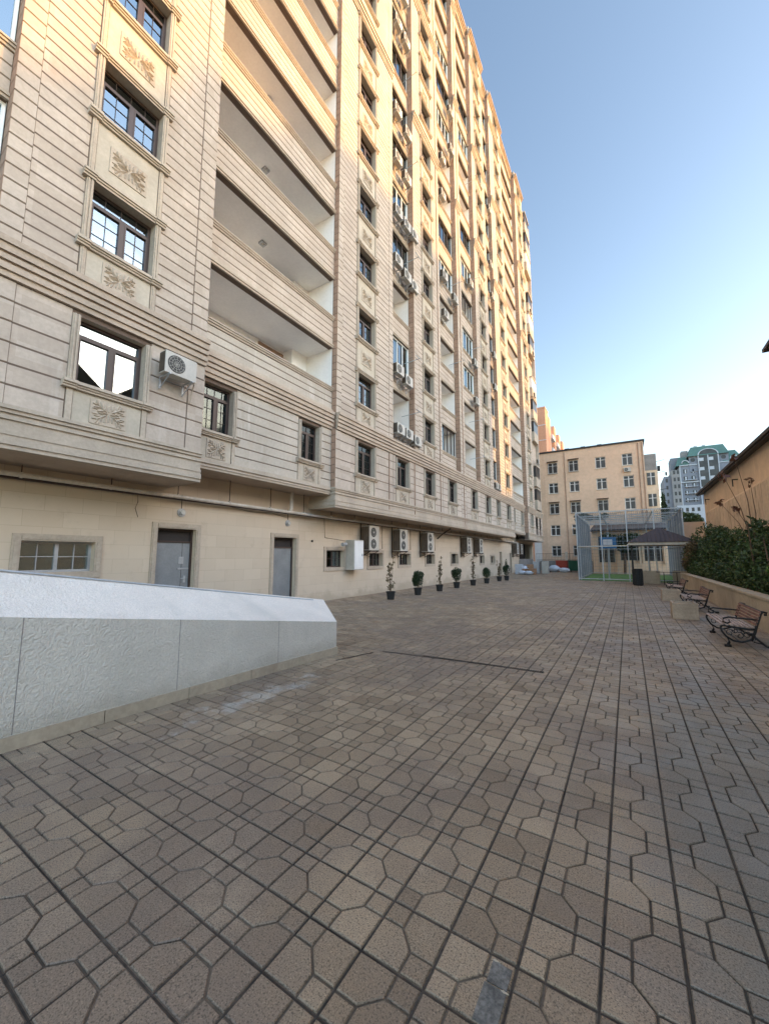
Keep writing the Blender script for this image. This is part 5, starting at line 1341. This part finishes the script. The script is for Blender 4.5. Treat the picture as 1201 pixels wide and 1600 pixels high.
for k in range(5, 10):
    z = 2.9 * k
    for y in (84.6, 91.5): b.box(-12.6, -11.7, y, y + 3.6, z, z + .9)
    b.box(-13.07, -11.48, 74.97, 75.0, z - .06, z + .06)
build_each(b, 'balcony', 'palegrey', ot)

gt = root('green_roof_tower', (20, 146, 0), 'distant grey apartment tower with green mansard roof and tall arched window', 'building')
Y = 140.0
b = MB()
b.box(14.4, 28.5, Y, Y + 14, 0, 28.0, 0)
b.box(18.7, 23.3, Y - .6, Y, 0, 29.2, 0)
b.box(12.4, 14.4, Y - .2, Y + 12, 0, 26.9, 1); b.box(10.6, 12.4, Y + 1, Y + 16, 0, 25.4, 0); b.box(12.9, 15.4, Y + 5, Y + 12, 26.9, 31.6, 0)
b.box(15.4, 17.0, Y + 3, Y + 6, 27, 33.0, 1)
b.box(16.7, 25.5, Y - .1, Y + .0, 26, 30.6, 0)
b.build('wall', ['grey', 'greytan'], gt)
b = MB()
def mans(x0, x1, y0, y1, z0, z1, ins_):
    A = [(x0, y0, z0), (x1, y0, z0), (x1, y1, z0), (x0, y1, z0)]; B = [(x0 + ins_, y0 + ins_, z1), (x1 - ins_, y0 + ins_, z1), (x1 - ins_, y1 - ins_, z1), (x0 + ins_, y1 - ins_, z1)]
    for i in range(4): b.poly([A[i], A[(i + 1) % 4], B[(i + 1) % 4], B[i]])
    b.poly(B)
mans(16.4, 25.6, Y - .8, Y + 12, 30.4, 33.2, 1.0); mans(24.0, 28.8, Y - .3, Y + 12, 28.0, 31.4, 1.6); mans(13.6, 16.8, Y - .3, Y + 10, 28.0, 30.6, .8)
b.build('roof', 'greenroof', gt)
b = MB()
for x in (18.7, 20.85, 23.1): b.box(x, x + .22, Y - .72, Y - .6, 0 if x < 19 else 20, 30.6)
n = 20; cxA, rA = 21.0, 2.3
for i in range(n):
    a, c = math.pi * i / n, math.pi * (i + 1) / n
    for r0, r1 in ((rA - .25, rA),): b.poly([(cxA + r0 * math.cos(a), Y - .85, 30.5 + r0 * math.sin(a) * .75), (cxA + r1 * math.cos(a), Y - .85, 30.5 + r1 * math.sin(a) * .75), (cxA + r1 * math.cos(c), Y - .85, 30.5 + r1 * math.sin(c) * .75), (cxA + r0 * math.cos(c), Y - .85, 30.5 + r0 * math.sin(c) * .75)])
    b.poly([(cxA + rA * math.cos(a), Y - .85, 30.5 + rA * math.sin(a) * .75), (cxA + rA * math.cos(c), Y - .85, 30.5 + rA * math.sin(c) * .75), (cxA + rA * math.cos(c), Y + 2, 30.5 + rA * math.sin(c) * .75), (cxA + rA * math.cos(a), Y + 2, 30.5 + rA * math.sin(a) * .75)])
b.box(14.4, 18.7, Y - .35, Y, 22.9, 23.2); b.box(18.7, 23.3, Y - .9, Y - .6, 21.0, 21.25); b.box(14.4, 18.6, Y - .3, Y, 27.9, 28.15); b.box(23.4, 28.5, Y - .3, Y, 27.9, 28.15)
for x, z in ((15.8, 28.6), (26.6, 28.7)):
    for i in range(10):
        a, c = math.pi * i / 10, math.pi * (i + 1) / 10
        b.box(x + .8 * math.cos((a + c) / 2) - .14, x + .8 * math.cos((a + c) / 2) + .14, Y - .5, Y - .35, z + .8 * math.sin((a + c) / 2) - .1, z + .8 * math.sin((a + c) / 2) + .1)
b.box(14.4, 14.6, Y - .2, Y - .01, 14, 28)
for k in range(6): b.box(15.2, 18.2, Y - .8, Y, 15.0 + k * 1.95 - 1.2, 15.12 + k * 1.95 - 1.2)
b.build('trim', 'palegrey', gt)
b = MB(); b.poly([(cxA - rA + .25, Y - .70, 21.3), (cxA + rA - .25, Y - .70, 21.3), (cxA + rA - .25, Y - .70, 30.5)] + [(cxA + (rA - .25) * math.cos(math.pi * i / 14), Y - .70, 30.5 + (rA - .25) * .75 * math.sin(math.pi * i / 14)) for i in range(15)])
for k in range(8):
    z = 11 + k * 2.1
    for x in (15.2, 17.0, 24.0, 26.2):
        if z < 27.2: b.box(x, x + .85, Y - .05, Y - .003, z, z + 1.2)
    for y_ in range(2): b.box(12.8 + .9 * y_, 13.3 + .9 * y_, Y - .25, Y - .2, z, z + 1.1)
    b.box(11.0, 11.5, Y + .95, Y + 1, z, z + 1.1)
for x in (17.6, 24.4):
    q = [(x + .55 * math.cos(a), z_) for a, z_ in [(2 * math.pi * i / 14, 29.4 + .55 * math.sin(2 * math.pi * i / 14)) for i in range(14)]]
    b.poly([(p[0], Y - .15, p[1]) for p in q])
build_each(b, 'window', 'farglass', gt)
b = MB()
for k in range(6):
    for x in (18.95, 21.1):
        if k % 2: b.box(x, x + 1.0, Y - .78, Y - .72, 22.0 + k * 1.35, 22.9 + k * 1.35)
for k in range(7):
    for x in (15.55, 17.35): b.box(x, x + .3, Y - .10, Y - .06, 13.1 + k * 2.1, 14.2 + k * 2.1)
for x in (18.4, 20.3): b.box(x, x + .7, Y + 2, Y + 3, 33.2, 34.0)
build_each(b, 'window_frame', 'palegrey', gt)
for i, (x, w_, h_, lab) in enumerate([(10.2, 12, 15.2, 'low pale grey block at the foot of the green roofed tower')]):
    r = root('low_block', (x, 128, 0), lab, 'building'); b = MB(); b.box(x + 2.0, x + 12, 130, 136, 0, 15.3); b.build('wall', 'palegrey', r)
    b = MB(); 
    for q in range(4):
        for z in (11.5, 13.6): b.box(x + 2.6 + q * 1.2, x + 3.2 + q * 1.2, 129.95, 129.998, z, z + 1)
    b.build('window', 'farglass', r)

# ------------------------------------------------------------------ blocks across the road that throw the long shadow over the lower facade
az, el = R(25), R(10)
XS = 72.0; dY = (XS + 8.3) * math.tan(az); dZ = (XS + 8.3) / math.cos(az) * math.tan(el)
def shadow_block(name, prof, lab):
    """prof: list of (Y on the facade, z of the shadow edge there)"""
    p = [(y + dY, z + dZ) for y, z in prof]
    r = root(name, (XS, p[0][0], 0), lab, 'building')
    b = MB(); b.prism([(p[-1][0], 0), (p[0][0], 0)] + p, 'x', XS, XS + 2.5, 0)
    b.box(XS + 2.5, XS + 12, p[0][0] + (8 if name == 'far_street_block' else 0), p[-1][0], 0, min(q[1] for q in p) - .5, 0)
    b.build('wall', 'pale', r)
    w = MB(); y0, y1 = p[0][0] + 1.5, p[-1][0] - 2
    zmin = min(q[1] for q in p) - 2.5
    y = y0
    while y < y1:
        z = 2.5
        while z < zmin: w.box(XS - .05, XS - .002, y, y + 1.3, z, z + 1.4); z += 3
        y += 3.2
    w.build('window', 'farglass', r)
shadow_block('street_block', [(-40, 9), (-1, 9.3), (1.5, 10.0), (2.4, 10.3), (4.2, 12.0), (5.0, 12.9), (5.4, 14.1), (7.0, 14.8), (8.2, 15.3), (9.9, 17.2), (12.5, 18.0), (16, 18.4), (20.7, 19.2), (23.5, 20.2), (27, 21.6), (30.4, 22.2)], 'pale stepped apartment block across the street opposite the facade')
shadow_block('corner_block', [(30.42, 6.6), (35.6, 7.0)], 'lower pale block in the gap between two taller ones across the street')
shadow_block('far_street_block', [(35.62, 13.6), (40.8, 16.8), (43, 17.2), (50, 18), (56, 26), (125, 28)], 'pale apartment block farther along across the street')

# ------------------------------------------------------------------ camera, light, world
cam = bpy.data.cameras.new('camera'); co = bpy.data.objects.new('camera', cam); col.objects.link(co)
cam.sensor_fit = 'HORIZONTAL'; cam.sensor_width = 36; cam.lens = 36 * 604 / 1201
cam.clip_start = .05; cam.clip_end = 2000
co.location = (0, 0, 1.6); co.rotation_euler = (R(90 + 6.6), 0, R(32)); scene.camera = co

sun = bpy.data.lights.new('sun', 'SUN'); so = bpy.data.objects.new('sun', sun); col.objects.link(so)
sun.energy = 2.1; sun.angle = R(.6); sun.color = (1, .50, .10)
dv = Vector((math.cos(el) * math.cos(az), math.cos(el) * math.sin(az), math.sin(el)))
so.rotation_euler = dv.to_track_quat('Z', 'Y').to_euler(); so.location = (60, 30, 60)

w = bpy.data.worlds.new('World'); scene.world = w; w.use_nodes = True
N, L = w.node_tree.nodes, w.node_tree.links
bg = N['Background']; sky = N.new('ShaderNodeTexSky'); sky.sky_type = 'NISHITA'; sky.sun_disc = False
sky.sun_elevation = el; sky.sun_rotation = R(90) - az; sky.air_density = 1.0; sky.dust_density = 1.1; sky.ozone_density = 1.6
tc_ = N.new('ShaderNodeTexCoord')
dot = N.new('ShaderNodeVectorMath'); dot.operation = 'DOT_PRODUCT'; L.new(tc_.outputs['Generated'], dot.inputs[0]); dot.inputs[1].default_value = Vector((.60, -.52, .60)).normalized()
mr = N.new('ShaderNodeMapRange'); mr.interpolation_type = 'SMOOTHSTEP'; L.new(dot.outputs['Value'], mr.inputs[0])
mr.inputs[1].default_value = .22; mr.inputs[2].default_value = .88; mr.inputs[3].default_value = 1.0; mr.inputs[4].default_value = 2.75  # added glow: sky brightened behind and overhead, out of view, to lift the shade
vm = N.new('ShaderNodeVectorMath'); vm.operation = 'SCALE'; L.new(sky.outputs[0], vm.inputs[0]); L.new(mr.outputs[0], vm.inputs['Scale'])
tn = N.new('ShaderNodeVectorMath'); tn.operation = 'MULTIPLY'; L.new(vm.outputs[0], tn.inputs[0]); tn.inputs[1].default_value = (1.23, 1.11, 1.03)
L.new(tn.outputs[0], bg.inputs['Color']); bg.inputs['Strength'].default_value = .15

vs = scene.view_settings; vs.view_transform = 'Standard'; vs.look = 'None'; vs.gamma = 1; vs.exposure = 1.63
scene.cycles.max_bounces = 8; scene.cycles.diffuse_bounces = 5; scene.cycles.transparent_max_bounces = 16
